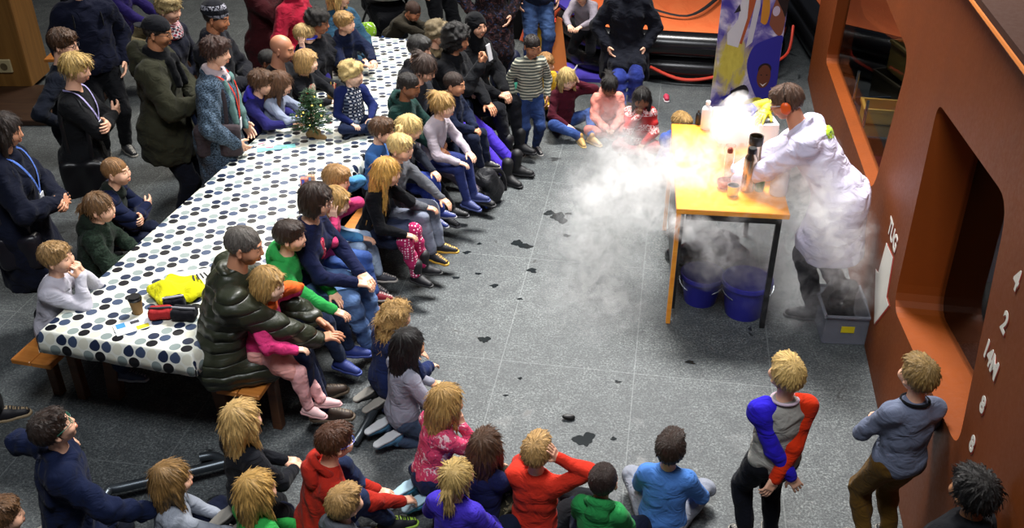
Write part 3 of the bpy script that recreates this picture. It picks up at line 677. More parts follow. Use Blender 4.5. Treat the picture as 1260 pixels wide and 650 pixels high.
# left wooden panel wall with its socket, and a low dark brown slab before it
def wood(c1, c2, name, sc=1.0, rough=.45, along='X'):
    key = ('wood', c1, c2, sc, along)
    if key in MC: return MC[key]
    m = NT(name); s = {'X': (.6, 9, 9), 'Y': (9, .6, 9), 'Z': (9, 9, .6)}[along]; v = m.coord(scale=tuple(q * sc for q in s)); n = m.noise(v, 2.6, 5, .6, .8)
    m.l(m.mix(m.ramp(n, [(.35, 0.0), (.65, 1.0)]), c1, c2), m.b.inputs['Base Color']); m.b.inputs['Roughness'].default_value = rough; m.bump(n, .15, .003); MC[key] = m.mat; return m.mat
b = MB(); b.box((-7.35, 10.45, 1.55), (4.1, .5, 3.0), bev=.01); wl = tag(b.build('wall_left', wood('7d5523', '95682f', 'oak_panel', .5, .5, 'Z')), kind='structure')
b = MB(); b.box((-7.0, 9.75, .03), (5.2, 1.0, .06), bev=.008); tag(b.build('trim_1', wood('2e1c12', '3c2718', 'dark_brown_slab', .5)), kind='structure')
so = empty('wall_socket', (-5.53, 10.18, .30)); tag(so, 'small cream wall socket low on the brown wooden panel', 'socket')
b = MB(); b.box((0, .0, 0), (.15, .03, .15), bev=.008); b.build('cover_plate', plain('cream_plastic', 'c9b88a', .4), so)
b = MB(); b.lathe([(.0, -.004), (.035, -.004), (.04, .004), (.03, .004), (.0, .0)], (0, -.02, 0), 16, R=RX(90)); b.build('socket_hole', plain('socket_dark', '6b5c40', .4), so, True)

# rust brown steel structure on the right
WD = nrm((.18, 1, 0)); WN = V3(-WD[1], WD[0], 0); WX0 = 1.465
def wpt(Y, z, out=0.0): return V3(WX0 + .18 * Y, Y, z) + WN * out
def wray(px, py):
    v = (py - 325) / FOC; d = V3((px - 630) / FOC, CP - v * SP, -(SP + v * CP)); t = WX0 / (d[0] - .18 * d[1]); return (d[1] * t, CAM_H + d[2] * t)
def rounded(pts, r, n=5):
    out = []; N_ = len(pts)
    for i in range(N_):
        p, a, c = np.array(pts[i]), np.array(pts[i - 1]), np.array(pts[(i + 1) % N_]); rr = r[i] if isinstance(r, (list, tuple)) else r
        u = (a - p) / np.linalg.norm(a - p); w_ = (c - p) / np.linalg.norm(c - p)
        for k in range(n + 1):
            t = k / n; out.append(tuple((1 - t) ** 2 * (p + u * rr) + 2 * t * (1 - t) * p + t * t * (p + w_ * rr)))
    return out
def plate(name, loops, thick, mats, rim=1):
    from mathutils.geometry import tessellate_polygon
    tri = tessellate_polygon([[Vector((a, b_, 0)) for a, b_ in L] for L in loops]); flat = [p for L in loops for p in L]; n = len(flat); m = MB()
    fr = [wpt(a, b_) for a, b_ in flat]; bk = [wpt(a, b_, -thick) for a, b_ in flat]; fs = []; ms = []
    for t in tri:
        q = [fr[i] for i in t]; nn = np.cross(q[1] - q[0], q[2] - q[0]); t = tuple(t) if nn @ WN > 0 else tuple(t)[::-1]
        fs.append(t); ms.append(0); fs.append(tuple(i + n for i in t[::-1])); ms.append(0)
    o = 0
    for li, L in enumerate(loops):
        ar = sum(L[i][0] * L[(i + 1) % len(L)][1] - L[(i + 1) % len(L)][0] * L[i][1] for i in range(len(L)))
        for i in range(len(L)):
            a, c = o + i, o + (i + 1) % len(L); q = (a, c, c + n, a + n); fs.append(q if (ar > 0) == (li > 0) else q[::-1]); ms.append(rim if li else 0)
        o += len(L)
    m.v = [tuple(p) for p in fr + bk]; m.f = fs; m.m = ms; return m.build(name, mats)
def rust(c1, c2, rough=.5):
    key = ('rust', c1, c2)
    if key in MC: return MC[key]
    m = NT('painted_steel'); v = m.coord(); n = m.noise(m.coord(scale=(1, 1, .35)), 2.2, 4, .55, .3); n2 = m.noise(v, 40, 4, .7)
    m.l(m.mix(m.math('ADD', m.math('MULTIPLY', n, .8), m.math('MULTIPLY', n2, .12)), c1, c2), m.b.inputs['Base Color']); m.l(m.ramp(n2, [(.3, rough - .06), (.7, rough + .1)]), m.b.inputs['Roughness'])
    m.bump(m.noise(v, 5, 2), .08, .02); m.b.inputs['Specular IOR Level'].default_value = .28; MC[key] = m.mat; return m.mat
RU, RE = rust('783a0e', '582a0c'), rust('8e430f', '6c320c')
L2 = rounded([(5.02, .64), (5.12, 1.95), (3.70, 2.08), (3.42, .92)], [.16, .10, .16, .12]); L1 = rounded([(6.22, .80), (6.02, 1.90), (9.3, 2.02), (9.45, .62)], [.2, .2, .15, .12])
wr_ = plate('wall_right', [[(1.2, .002), (10.55, .002), (10.55, 2.58), (1.2, 2.58)], L2, L1], .12, [RU, RE]); tag(wr_, kind='structure')
m = MB(); n = len(L2); cc = np.mean(np.array(L2), 0)
for dep, sc_ in ((-.12, 1.0), (-.28, 1.0), (-.28, 1.06), (-.12, 1.06)): m.v += [tuple(wpt(*(cc + (np.array(p) - cc) * sc_), dep)) for p in L2]
for k in range(4):
    for i in range(n): j = (i + 1) % n; m.f.append((k * n + i, k * n + j, ((k + 1) % 4) * n + j, ((k + 1) % 4) * n + i)); m.m.append(0)
tag(m.build('trim_3', RE), kind='structure')
b = MB()
for Y0, Y1 in ((1.2, 5.9),):
    q = [wpt(Y0, 2.58, .02), wpt(Y1, 2.58, .02), wpt(Y1, 2.58, .02) + V3(2.4, 0, 0), wpt(Y0, 2.58, .02) + V3(2.4, 0, 0)]
    b.prism([(p[0], p[1]) for p in q][::-1], 2.581, 2.64)
dk = tag(b.build('wall_right_deck', rust('40200e', '33180b', .8)), kind='structure')
b = MB(); b.tube([wpt(1.2, 2.60, .03), wpt(5.9, 2.60, .03)], .011, 6); tag(b.build('trim_2', rust('c07028', 'a85c20')), kind='structure')
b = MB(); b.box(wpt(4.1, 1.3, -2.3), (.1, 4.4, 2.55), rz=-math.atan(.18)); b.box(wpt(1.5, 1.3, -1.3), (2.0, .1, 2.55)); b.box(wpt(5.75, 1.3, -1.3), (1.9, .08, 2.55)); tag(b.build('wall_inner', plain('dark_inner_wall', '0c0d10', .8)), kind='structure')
# glass set at the back of both openings
gl = NT('window_glass'); gl.n.remove(gl.b); tr_ = gl.add('ShaderNodeBsdfTransparent'); tr_.inputs[0].default_value = (.82, .84, .86, 1); gs = gl.add('ShaderNodeBsdfGlossy'); gs.inputs['Roughness'].default_value = .02
fz = gl.add('ShaderNodeFresnel'); fz.inputs[0].default_value = 1.33; ms_ = gl.add('ShaderNodeMixShader'); ge_ = gl.add('ShaderNodeNewGeometry'); gl.l(gl.math('MULTIPLY', gl.math('MULTIPLY', fz.outputs[0], .55), gl.math('SUBTRACT', 1.0, ge_.outputs['Backfacing'])), ms_.inputs[0]); gl.l(tr_.outputs[0], ms_.inputs[1]); gl.l(gs.outputs[0], ms_.inputs[2]); gl.l(ms_.outputs[0], gl.out.inputs[0]); GLASS = gl.mat
for i, L in enumerate((L2, L1)):
    m = MB(); c = np.mean(np.array(L), 0); pts = [tuple(c + (np.array(p) - c) * 1.01) for p in L]; n = len(pts)
    m.v = [tuple(wpt(a, z, -(.25, .10)[i])) for a, z in pts] + [tuple(wpt(a, z, -(.26, .11)[i])) for a, z in pts]; m.f = [tuple(range(n))[::-1], tuple(range(n, 2 * n))] + [(k, (k + 1) % n, n + (k + 1) % n, n + k) for k in range(n)]; m.m = [0] * len(m.f)
    tag(m.build('window_%d' % (i + 1), GLASS), kind='structure')
# painted marks on the steel
WHITE = plain('white_paint', 'd9d6cc', .5, var=.2); SHAD = plain('red_paint', '9a2a16', .5)
def mark(pix, name, mat, out=.003):
    m = MB(); P = [wray(*p) for p in pix]; n = len(P); ar = sum(P[i][0] * P[(i + 1) % n][1] - P[(i + 1) % n][0] * P[i][1] for i in range(n))
    if ar > 0: P = P[::-1]
    m.v = [tuple(wpt(a, z, out)) for a, z in P] + [tuple(wpt(a, z, .0005)) for a, z in P]; m.f = [tuple(range(n)), tuple(range(2 * n - 1, n - 1, -1))] + [(k, n + k, n + (k + 1) % n, (k + 1) % n) for k in range(n)]; m.m = [0] * len(m.f); return m.build(name, mat, wr_)
mark([(1091, 299), (1099, 317), (1091, 366), (1094, 376), (1076, 399), (1078, 331), (1081, 336)], 'arrow_mark', WHITE); mark([(1092, 299), (1100.5, 318), (1092.5, 366), (1095.5, 377), (1076.5, 401), (1078.5, 331), (1081, 337)], 'arrow_outline', SHAD, .002)
def wtext(s, px, py, size, spacing=1.0):
    Y, z = wray(px, py)
    for nm, mt, dz, out in (('letter_mark', WHITE, 0, .004), ('letter_outline', SHAD, -.006, .002)):
        cu = bpy.data.curves.new(nm, 'FONT'); cu.body = s; cu.size = size; cu.extrude = .001; cu.align_x = 'CENTER'; cu.align_y = 'CENTER'; cu.offset = .004; cu.space_character = spacing
        cu.materials.append(mt); o = bpy.data.objects.new(nm, cu); C.objects.link(o); x = -WD; R = Matrix([list(x), [0, 0, 1], list(WN)]).transposed(); R = Matrix((tuple((x[i], (0, 0, 1)[i], WN[i]) for i in range(3)))) if False else Matrix([(x[0], 0, WN[0]), (x[1], 0, WN[1]), (x[2], 1, WN[2])])
        o.matrix_world = Matrix.Translation(Vector(wpt(Y - (.006 if dz else 0), z + dz, out))) @ R.to_4x4(); o.parent = wr_
wtext('TUG', 1099, 290, .15); wtext('4', 1252, 345, .13); wtext('2', 1237, 398, .13); wtext('14M', 1220, 443, .12); wtext('8', 1210, 499, .11); wtext('8', 1197, 547, .11)
# things behind the openings
t = empty('service_trolley', (3.24, 7.9, 0), 1.38); tag(t, 'steel tube trolley with shelves seen through the far opening of the brown steel wall', 'trolley')
ST = plain('stainless_steel', 'c8ccd0', .22, 1.0); b = MB()
for x in (-.35, .35):
    for y in (-.22, .22): b.tube([(x, y, .05), (x, y, .95)], .013, 8)
b.tube(smooth_path([(-.35, -.22, .9), (-.35, -.32, .98), (.35, -.32, .98), (.35, -.22, .9)], 5), .014, 8); b.build('tube_frame', ST, t, True)
for z in (.2, .62): b = MB(); b.box((0, 0, z), (.68, .42, .02), bev=.004); b.build('shelf', ST, t)
for x in (-.33, .33):
    for y in (-.2, .2): b = MB(); b.lathe([(.0, -.015), (.04, -.015), (.045, 0), (.04, .015), (0, .015)], (x, y, .045), 14, R=RY(90)); b.build('wheel', plain('black_rubber', '141414', .6), t, True)
def crate(loc, d, col, label, rz=0, cat='crate', grp=None):
    t = empty('crate', loc, rz); tag(t, label, cat, grp); b = MB(); w_ = .012; x, y, z = d
    b.box((0, 0, w_ / 2), (x, y, w_)); [b.box((s * (x / 2 - w_ / 2), 0, z / 2), (w_, y, z)) for s in (-1, 1)]; [b.box((0, s * (y / 2 - w_ / 2), z / 2), (x, w_, z)) for s in (-1, 1)]; b.build('box_body', plain('crate_plastic', col, .5), t)
    b = MB(); [b.box((0, s * (y / 2 + .006), z - .015), (x + .03, .014, .03)) for s in (-1, 1)]; [b.box((s * (x / 2 + .006), 0, z - .015), (.014, y, .03)) for s in (-1, 1)]; b.build('rim', plain('crate_plastic', col, .5), t); return t
crate((3.24, 7.9, .213), (.5, .34, .2), '9c2a50', 'pink plastic crate on the lower shelf of the trolley', 1.38); crate((3.22, 7.95, .633), (.3, .25, .14), 'c9973a', 'yellow plastic crate on the upper shelf of the trolley', -.2)
crate((4.05, 9.25, 0), (.7, .5, .55), '3a3324', 'dark brown crate on the floor behind the trolley', .2); crate((4.05, 9.25, .553), (.5, .4, .3), '6b5a2c', 'olive crate stacked on the dark brown crate', .1); crate((3.55, 8.85, 0), (.42, .4, .4), '26303f', 'dark blue crate on the floor beside the dark brown crate', .0)
t = empty('ship_model', wpt(4.35, .0, -1.0)); tag(t, 'yellow ship model on a dark stand behind the near opening of the steel wall', 'model')
b = MB(); b.box((0, 0, .45), (.5, .4, .9), bev=.01); b.build('stand', plain('dark_stand', '15161a', .6), t)
b = MB(); b.prism([(-.08, -.3), (.08, -.3), (.09, .15), (0, .32), (-.09, .15)], .90, 1.0); b.build('hull', plain('model_red', '7a3a1a', .5), t)
b = MB(); YM = plain('model_yellow', 'cdbf55', .5)
for i in range(5): b.box((0, -.22 + i * .1, 1.02 + .02 * (i % 2)), (.12, .06, .05 + .03 * (i % 3)), bev=.003)
for k in range(4):
    for sx_, sy_ in ((-1, -1), (1, -1), (1, 1), (-1, 1)): b.tube([(sx_ * .04, -.05 + sy_ * .04, 1.05 + k * .1), (sx_ * .035, -.05 + sy_ * .035, 1.15 + k * .1)], .006, 5); b.tube([(sx_ * .04, -.05 + sy_ * .04, 1.05 + k * .1), (-sx_ * .035, -.05 + sy_ * .035, 1.15 + k * .1)], .004, 4)
b.tube([(0, .1, 1.05), (.02, .3, 1.3)], .008, 5); b.tube([(0, .2, 1.05), (-.02, .0, 1.25)], .006, 5); b.build('deck_rigging', YM, t)
t = empty('cardboard_box', wpt(3.75, 0, -.85), .2); tag(t, 'flattened cardboard box on the floor behind the near opening', 'box')
b = MB(); b.box((0, 0, .12), (.5, .38, .24), bev=.004); b.build('carton', plain('cardboard', '8d8468', .8), t); b = MB(); b.box((0, 0, .242), (.5, .05, .002)); b.build('tape', plain('packing_tape', '4a463a', .3), t)

# ================================================================ LONG PICNIC TABLE, frame: u across, l along
TO = V3(-2.72, 4.60, 0); TU = nrm((.972, -.235, 0)); TL = nrm((.235, .972, 0)); TA = math.atan2(TU[1], TU[0])
def tp(u, l, z=.756): return TO + TU * u + TL * l + V3(0, 0, z)
def dots_mat():
    m = NT('polka_dot_oilcloth'); uv = m.add('ShaderNodeUVMap'); sx = m.add('ShaderNodeSeparateXYZ'); m.l(uv.outputs[0], sx.inputs[0]); U, V_, _ = sx.outputs
    gv = m.math('DIVIDE', V_, .0655); j = m.math('FLOOR', gv); gu = m.math('ADD', m.math('DIVIDE', U, .0725), m.math('MULTIPLY', j, .38)); i = m.math('FLOOR', gu)
    fu = m.math('SUBTRACT', m.math('FRACT', gu), .5); fv = m.math('MULTIPLY', m.math('SUBTRACT', m.math('FRACT', gv), .5), .0655 / .0725)
    d = m.math('SQRT', m.math('ADD', m.math('MULTIPLY', fu, fu), m.math('MULTIPLY', fv, fv))); mask = m.math('LESS_THAN', d, .445)
    idx = m.math('FRACT', m.math('DIVIDE', m.math('ADD', m.math('ADD', m.math('MULTIPLY', i, 2), m.math('MULTIPLY', j, 1)), 1002.5), 6))
    c = m.ramp(idx, [(0.0, '0a0a12'), (.15, '1c2740'), (.315, 'cfcfbf'), (.48, '3a4862'), (.65, '84918f'), (.82, 'd0cfbe')], 'CONSTANT')
    m.l(m.mix(mask, 'dadcd2', c), m.b.inputs['Base Color']); m.b.inputs['Roughness'].default_value = .42; v = m.coord(); m.bump(m.noise(v, 7, 3), .25, .02); return m.mat
def tablecloth():
    Wd, Ln, D = .95, 5.35, .13
    def axis(total, drop_a, drop_b, n):
        out = [(0 - .018 - .02 * (1 - k / 3), -drop_a * (1 - k / 3), -drop_a * (1 - k / 3)) for k in range(3)]   # pos, arc, z
        out += [(-.014, -.006, -.012), (-.006, 0, -.003)] + [(total * k / n, total * k / n, 0) for k in range(n + 1)] + [(total + .006, total, -.003), (total + .014, total + .006, -.012)]
        return out + [(total + .018 + .02 * k / 3, total + drop_b * k / 3, -drop_b * k / 3) for k in range(1, 4)]
    A = axis(Wd, D, D, 12); B = axis(Ln, D, D, 40); rs = random.Random(3); vs = []; uv = []
    for b_ in B:
        for a in A:
            z = min(a[2], b_[2]); both = (a[2] < -.02) and (b_[2] < -.02); w_ = .012 * math.sin(b_[1] * 11) * (a[2] < -.03) + .012 * math.sin(a[1] * 13 + 1) * (b_[2] < -.03)
            pa, pb = a[0] + (w_ if a[2] < -.03 and a[0] > 0 else -w_ if a[2] < -.03 else 0), b_[0] - (abs(w_) if b_[2] < -.03 else 0)
            vs.append(tp(pa, pb, .760 + z + (.0015 * math.sin(a[1] * 23 + b_[1] * 7) if z == 0 else 0))); uv.append((a[1] + (0 if a[2] == 0 else 0), b_[1]))
    n = len(A); fs = [(r * n + c, r * n + c + 1, (r + 1) * n + c + 1, (r + 1) * n + c) for r in range(len(B) - 1) for c in range(n - 1)]
    base = tp(Wd / 2, Ln / 2, 0); me = bpy.data.meshes.new('tablecloth'); me.from_pydata([tuple(v - base) for v in vs], [], fs); l_ = me.uv_layers.new(name='UVMap')
    for i, lp in enumerate(me.loops): l_.data[i].uv = uv[lp.vertex_index]
    me.materials.append(dots_mat()); me.polygons.foreach_set('use_smooth', [True] * len(fs)); o = link('tablecloth', me); o.location = base
    s = o.modifiers.new('thickness', 'SOLIDIFY'); s.thickness = .0025; s.offset = -1; return o
tc = tablecloth(); tag(tc, 'white oilcloth with black, navy and grey polka dots over the long table', 'tablecloth')
WO = wood('a8662a', 'c07d38', 'orange_bench_wood', 1, .4); WK = wood('4a2c18', '5d3a20', 'brown_table_leg', 1, .5)
def flip(o, base): return o
t = empty('picnic_table', TO, TA); tag(t, 'long wooden picnic table under the polka dot cloth', 'table')
b = MB(); [b.box((.95 * (k + .5) / 5, 2.675, .735), (.95 / 5 - .008, 5.35, .035), bev=.004) for k in range(5)]; b.build('tabletop', WO, t)
for l in (.35, 2.0, 3.6, 5.0):
    for s, u in ((1, .12), (-1, .83)): b = MB(); b.box((u, l, .36), (.09, .07, .72), R=RY(6 * s), bev=.006); b.build('leg', WK, t)
    b = MB(); b.box((.475, l, .66), (.8, .05, .1), bev=.004); b.build('crossbar', WK, t)
def bench(u0, l0, l1, label, loc=None, rz=None, w_=.28, g=None):
    o = empty('wooden_bench', tp(u0, l0, 0) if loc is None else loc, TA if rz is None else rz); tag(o, label, 'bench', g); L = l1 - l0
    b = MB(); [b.box((w_ * (k + .5) / 2, L / 2, .432), (w_ / 2 - .006, L, .035), bev=.005) for k in range(2)]; b.build('seat', WO, o)
    for l in ((.25, L * .5, L - .25) if L > 3 else (.2, L - .2)):
        b = MB(); b.box((w_ / 2, l, .385), (w_ * .9, .06, .05)); b.build('crossbar', WK, o)
        for x in (.05, w_ - .05): b = MB(); b.box((x, l, .205), (.06, .06, .41), bev=.005); b.build('leg', WK, o)
    return o
bench(1.00, .08, 5.3, 'long wooden bench along the right side of the polka dot table')
bench(-.35, .05, 5.3, 'long wooden bench along the left side of the polka dot table')
bench(0, 0, 1.7, 'short wooden bench at the back left where a person in a purple hoodie sits', loc=W(112, 72, 0) * [1, 1, 0] + V3(.05, -1.0, 0), rz=-math.pi / 2 + .05, g=None)
# ================================================================ INFLATABLES AT THE BACK
BLK = plain('black_vinyl', '0d0d10', .25, bump=.1, bscale=20); 
def orange_sheet():
    m = NT('orange_vinyl'); v = m.coord(); n = m.noise(m.coord(scale=(1.2, .5, 1)), 4, 4, .6, .7); m.l(m.mix(n, 'e0602c', 'f08048'), m.b.inputs['Base Color']); m.b.inputs['Roughness'].default_value = .5; m.bump(n, .6, .03); return m.mat
ORS = orange_sheet()
def ring_path(pts, r=.25, n=6): 
    o = rounded(pts, r, n); return [V3(a, b_, 0) for a, b_ in o]
def inflatable(pts, label, hid=False):
    c = np.mean(np.array(pts), 0); loc = [(a - c[0], b_ - c[1]) for a, b_ in pts]; t = empty('inflatable_pool', (c[0], c[1], 0)); tag(t, label, 'inflatable')
    P = ring_path(loc)
    for z in (.14, .41): b = MB(); b.tube([p + V3(0, 0, z) for p in P + P[:2]], .14, 14, up=V3(0, 0, 1)); b.build('air_tube', BLK, t, True, 80)
    n = len(P); vs = [tuple(p * .985 + V3(0, 0, .55)) for p in P] + [tuple(p * .80 + V3(0, 0, .50)) for p in P] + [tuple(p * .4 + V3(0, 0, .44)) for p in P] + [(0, 0, .43)]
    fs = [(r * n + i, r * n + (i + 1) % n, (r + 1) * n + (i + 1) % n, (r + 1) * n + i) for r in range(2) for i in range(n)] + [(2 * n + i, 2 * n + (i + 1) % n, 3 * n) for i in range(n)]
    b = MB(); b._p(vs, fs); o = b.build('orange_sheet', ORS, t, True); return t, c, P
T1, c1, P1 = inflatable([(-.35, 13.6), (.50, 11.75), (.92, 10.74), (2.72, 10.42), (3.12, 11.2), (3.35, 13.0), (2.9, 15.0), (.6, 15.4)], 'black inflatable pool with an orange sheet inside, behind the children')
T2, c2, P2 = inflatable([(3.64, 10.95), (4.4, 10.25), (6.4, 10.6), (7.0, 12.3), (5.5, 13.3), (3.75, 13.2)], 'second black and orange inflatable seen through the far opening of the steel wall')
RED = plain('red_rope', 'd8402a', .6); STR = plain('orange_strap', 'd0542a', .7)
def loc1(p): return np.array(p) - V3(c1[0], c1[1], 0)
b = MB(); b.tube([loc1(p) for p in smooth_path([(1.55, 10.48, .18), (1.9, 10.38, .07), (2.3, 10.33, .13), (2.75, 10.22, .36)], 6)], .018, 6); b.tube([loc1(p) for p in smooth_path([(2.9, 10.5, .2), (3.15, 10.75, .25), (3.27, 11.1, .45)], 5)], .016, 6); b.build('rope', RED, T1, True)
b = MB(); b.tube([loc1(p) for p in smooth_path([(1.55, 11.6, .54), (2.05, 11.25, .52), (2.55, 12.0, .52), (2.6, 12.3, .52)], 6)], .03, 6, flat=.3, up=V3(0, 0, 1)); b.build('black_strap', plain('black_webbing', '15151a', .7), T1, True)
for x, y, k in ((.30, 12.0, 0), (.56, 11.4, 1)):
    b = MB(); b.tube([loc1(p) for p in smooth_path([(x + .08, y + .1, .56), (x - .1, y - .05, .45), (x - .12, y - .1, .2), (x - .18, y - .2, .03)], 6)], .03, 6, flat=.3, up=V3(0, 1, 0)); b.build('strap', STR, T1, True)
b = MB(); b.tube([loc1(p) for p in smooth_path([(.62, 11.6, .5), (.50, 11.3, .44), (.58, 11.15, .5), (.75, 11.2, .56)], 6)], .014, 6); b.build('hand_rope', RED, T1, True)
b = MB(); b.tube([loc1(p) for p in smooth_path([(.9, 11.7, .57), (.72, 11.45, .57), (.68, 11.2, .46)], 6)], .009, 6); b.build('white_cord', plain('white_cord', 'c8c6c8', .6), T1, True)
b = MB(); b.prism([(loc1(W(690, 0, .56))[0] + x, loc1(W(700, 8, .56))[1] + y) for x, y in ((-.25, .55), (.05, .5), (.35, -.3), (.1, -.35))][::-1], .565, .60); b.build('purple_pad', plain('purple_foam', '3a2a9c', .7), T1)
t = empty('gym_mat', W(700, 92, 0)); tag(t, 'purple mat on the floor in front of the black inflatable', 'mat'); b = MB(); b.prism([(-.62, -.15), (.36, -.25), (.30, .12), (-.1, .35), (-.7, .5)], .0, .04); b.build('pad', plain('purple_foam', '3a2a9c', .7), t)
t = empty('tent_flap', W(672, 92, 0)); tag(t, 'yellow and orange fabric flap hanging beside the black inflatable', 'flap')
for col, x0, nm in (('d9a21e', -.10, 'yellow_panel'), ('c87030', .12, 'orange_panel')):
    b = MB(); b._p([(x0 - .13, .0, .02), (x0 + .13, .0, .02), (x0 + .05, .18, .6), (x0 - .0, .18, .62), (x0 - .13, .02, .02), (x0 + .13, .02, .02), (x0 + .05, .20, .6), (x0, .20, .62)], [(0, 1, 2, 3), (7, 6, 5, 4), (0, 4, 5, 1), (1, 5, 6, 2), (2, 6, 7, 3), (3, 7, 4, 0)]); b.build(nm, plain('flap_fabric', col, .8), t)
b = MB(); b.tube([W(683, 86, .05), W(684, 60, .45), W(690, 30, .6)], .006, 5) if False else None
t = MB(); t.tube(smooth_path([W(680, 95, .05), W(695, 97, .05), W(708, 84, .06), W(716, 70, .12)], 6), .009, 6); tag(t.build('white_cable', plain('white_cord', 'c8c6c8', .6), None, True), 'white cable curling over the purple mat', 'cable')
t = empty('display_board', W(641, 40, 0), .1); tag(t, 'black display board standing behind the seated women at the top', 'board')
b = MB(); b.box((0, 0, .45), (.28, .5, .9), bev=.01); b.build('panel', plain('matt_black', '08080a', .6), t); b = MB(); b.box((0, 0, .905), (.3, .52, .012)); b.build('top_sheet', plain('pale_sheet', 'b9b6c4', .5), t)

# ================================================================ BANNER
t = empty('roll_up_banner', (2.11, 8.4, 0)); tag(t, 'tall purple and yellow roll-up banner with a rocket and children, behind the orange table', 'banner')
def poster():
    m = NT('printed_banner'); v = m.coord(); sx = m.add('ShaderNodeSeparateXYZ'); m.l(v, sx.inputs[0]); n = m.noise(v, 4.5, 4, .55, .6); n2 = m.noise(m.coord(scale=(2.2, 1, .8)), 6, 4, .6, .5)
    base = m.ramp(n, [(.38, '3a2f96'), (.50, '7a70b4'), (.62, 'd8d0e2')]); 
    dx = m.math('ADD', sx.outputs[0], .14); dz = m.math('MULTIPLY', m.math('SUBTRACT', sx.outputs[2], .98), .55); r = m.math('SQRT', m.math('ADD', m.math('MULTIPLY', dx, dx), m.math('MULTIPLY', dz, dz)))
    yl = m.mix(n2, 'a88f20', 'f2e46a'); f = m.ramp(m.math('ADD', r, m.math('MULTIPLY', n2, .34)), [(.26, 1.0), (.36, 0.0)]); base = m.mix(f, base, yl)
    m.l(base, m.b.inputs['Base Color']); m.b.inputs['Roughness'].default_value = .45; return m.mat
b = MB(); b.box((0, 0, 1.06), (.58, .006, 1.98)); b.build('printed_sheet', poster(), t); b = MB(); b.box((0, 0, .035), (.62, .16, .07), bev=.01); b.build('base', plain('aluminium', 'a9abb0', .35, .8), t)
b = MB(); b.box((0, 0, .11), (.58, .008, .2)); b.build('printed_strip', plain('magenta_print', '8c1f4a', .5), t)
def flatp(pts, name, col, k=1, smoothp=False, y=-.004):
    if smoothp: pts = [tuple(p[:2]) for p in smooth_path([(a, b_, 0) for a, b_ in pts + pts[:1]], 4)][:-1]
    m = MB(); n = len(pts); y0 = y - .0012 * k; ar = sum(pts[i][0] * pts[(i + 1) % n][1] - pts[(i + 1) % n][0] * pts[i][1] for i in range(n)); pts = pts if ar > 0 else pts[::-1]
    m.v = [(a, y0, z) for a, z in pts] + [(a, y + .001, z) for a, z in pts]; m.f = [tuple(range(n)), tuple(range(2 * n - 1, n - 1, -1))] + [(i, n + i, n + (i + 1) % n, (i + 1) % n) for i in range(n)]; m.m = [0] * len(m.f); return m.build(name, plain('print_' + name, col, .5), t)
def ovl(cx, cz, rx, rz, n=16): return [(cx + rx * math.cos(a), cz + rz * math.sin(a)) for a in np.linspace(0, 6.2832, n + 1)[:-1]]
flatp([(-.12, 1.18), (-.07, 1.16), (.0, 1.50), (.02, 1.75), (-.03, 1.76), (-.06, 1.50)], 'rocket_tank', 'b2542a', 2); flatp([(-.20, 1.16), (-.10, 1.13), (-.05, 1.40), (-.06, 1.74), (-.11, 1.66), (-.13, 1.38), (-.21, 1.26)], 'rocket_body', 'd9d6dc', 3); flatp([(-.03, 1.13), (.02, 1.18), (.05, 1.5), (.03, 1.68), (.0, 1.5)], 'rocket_booster', 'cfccd6', 3)
flatp([(-.17, 1.44), (-.13, 1.52), (-.115, 1.46)], 'rocket_window', '1c1c28', 4); flatp([(.07, 1.36), (.12, 1.34), (.14, 1.45), (.11, 1.62), (.07, 1.6)], 'balloon_print', 'd08a2a', 2, True)
flatp([(.14, 1.20), (.28, 1.24), (.285, 1.10), (.285, .66), (.16, .62), (.05, .80), (.0, .98), (.04, 1.14)], 'blue_clothing', '2c2a9a', 2, True)
flatp([(.15, 1.34), (.16, 1.48), (.20, 1.60), (.27, 1.58), (.28, 1.30), (.24, 1.24)], 'girl_face', '8a4f38', 4, True); flatp([(.19, 1.56), (.22, 1.74), (.285, 1.74), (.285, 1.42), (.25, 1.46)], 'girl_hair', '1e1214', 5, True); flatp(ovl(.195, 1.46, .032, .045), 'goggle', 'c9b9cc', 6)
flatp(ovl(.165, .86, .062, .11), 'boy_face', '6d3a26', 5); flatp(ovl(.165, .93, .060, .055), 'boy_hair', '20110e', 4); flatp([(.135, .80), (.165, .78), (.20, .805), (.168, .765)], 'smile', 'e8e0da', 6); [flatp(ovl(.165 + s * .025, .875, .008, .006, 8), 'boy_eye', '120a08', 6) for s in (-1, 1)]
flatp([(-.12, .72), (.0, .78), (.05, .70), (-.02, .63), (-.1, .66)], 'dark_glove', '1c1822', 4, True); flatp([(-.0, .62), (.14, .66), (.2, .6), (.12, .5), (.02, .53)], 'yellow_glove', 'd8c62a', 5, True); flatp([(-.20, .66), (-.1, .69), (.02, .64), (-.02, .60), (-.16, .62)], 'blue_sleeve', '2c2a9a', 4, True)

# ================================================================ ORANGE DEMONSTRATION TABLE
DO = V3(1.10, 5.74, 0); DA = math.atan2(-.085, .74); dR = RZ(math.degrees(DA)); DW, DL, DH = .745, 1.42, .94
def dp(x, y, z=0.0): return DO + dR @ V3(x, y, z)
ORW = wood('e08a1e', 'f0a030', 'orange_laminate', .6, .35); BM = plain('black_metal', '101012', .4)
t = empty('demonstration_table', DO, DA); tag(t, 'orange-topped tall table where the presenter works in white vapour', 'table')
b = MB(); b.box((DW / 2, DL / 2, DH - .02), (DW, DL, .04), bev=.004); b.build('tabletop', ORW, t)
b = MB(); b.box((.02, .03, (DH - .04) / 2), (.03, .05, DH - .04)); b.build('leg', ORW, t); b = MB(); b.box((.02, DL - .03, (DH - .04) / 2), (.03, .05, DH - .04)); b.build('leg', ORW, t)
for y in (.04, DL - .04): b = MB(); b.box((DW - .06, y, (DH - .04) / 2), (.035, .035, DH - .04)); b.build('leg', BM, t)
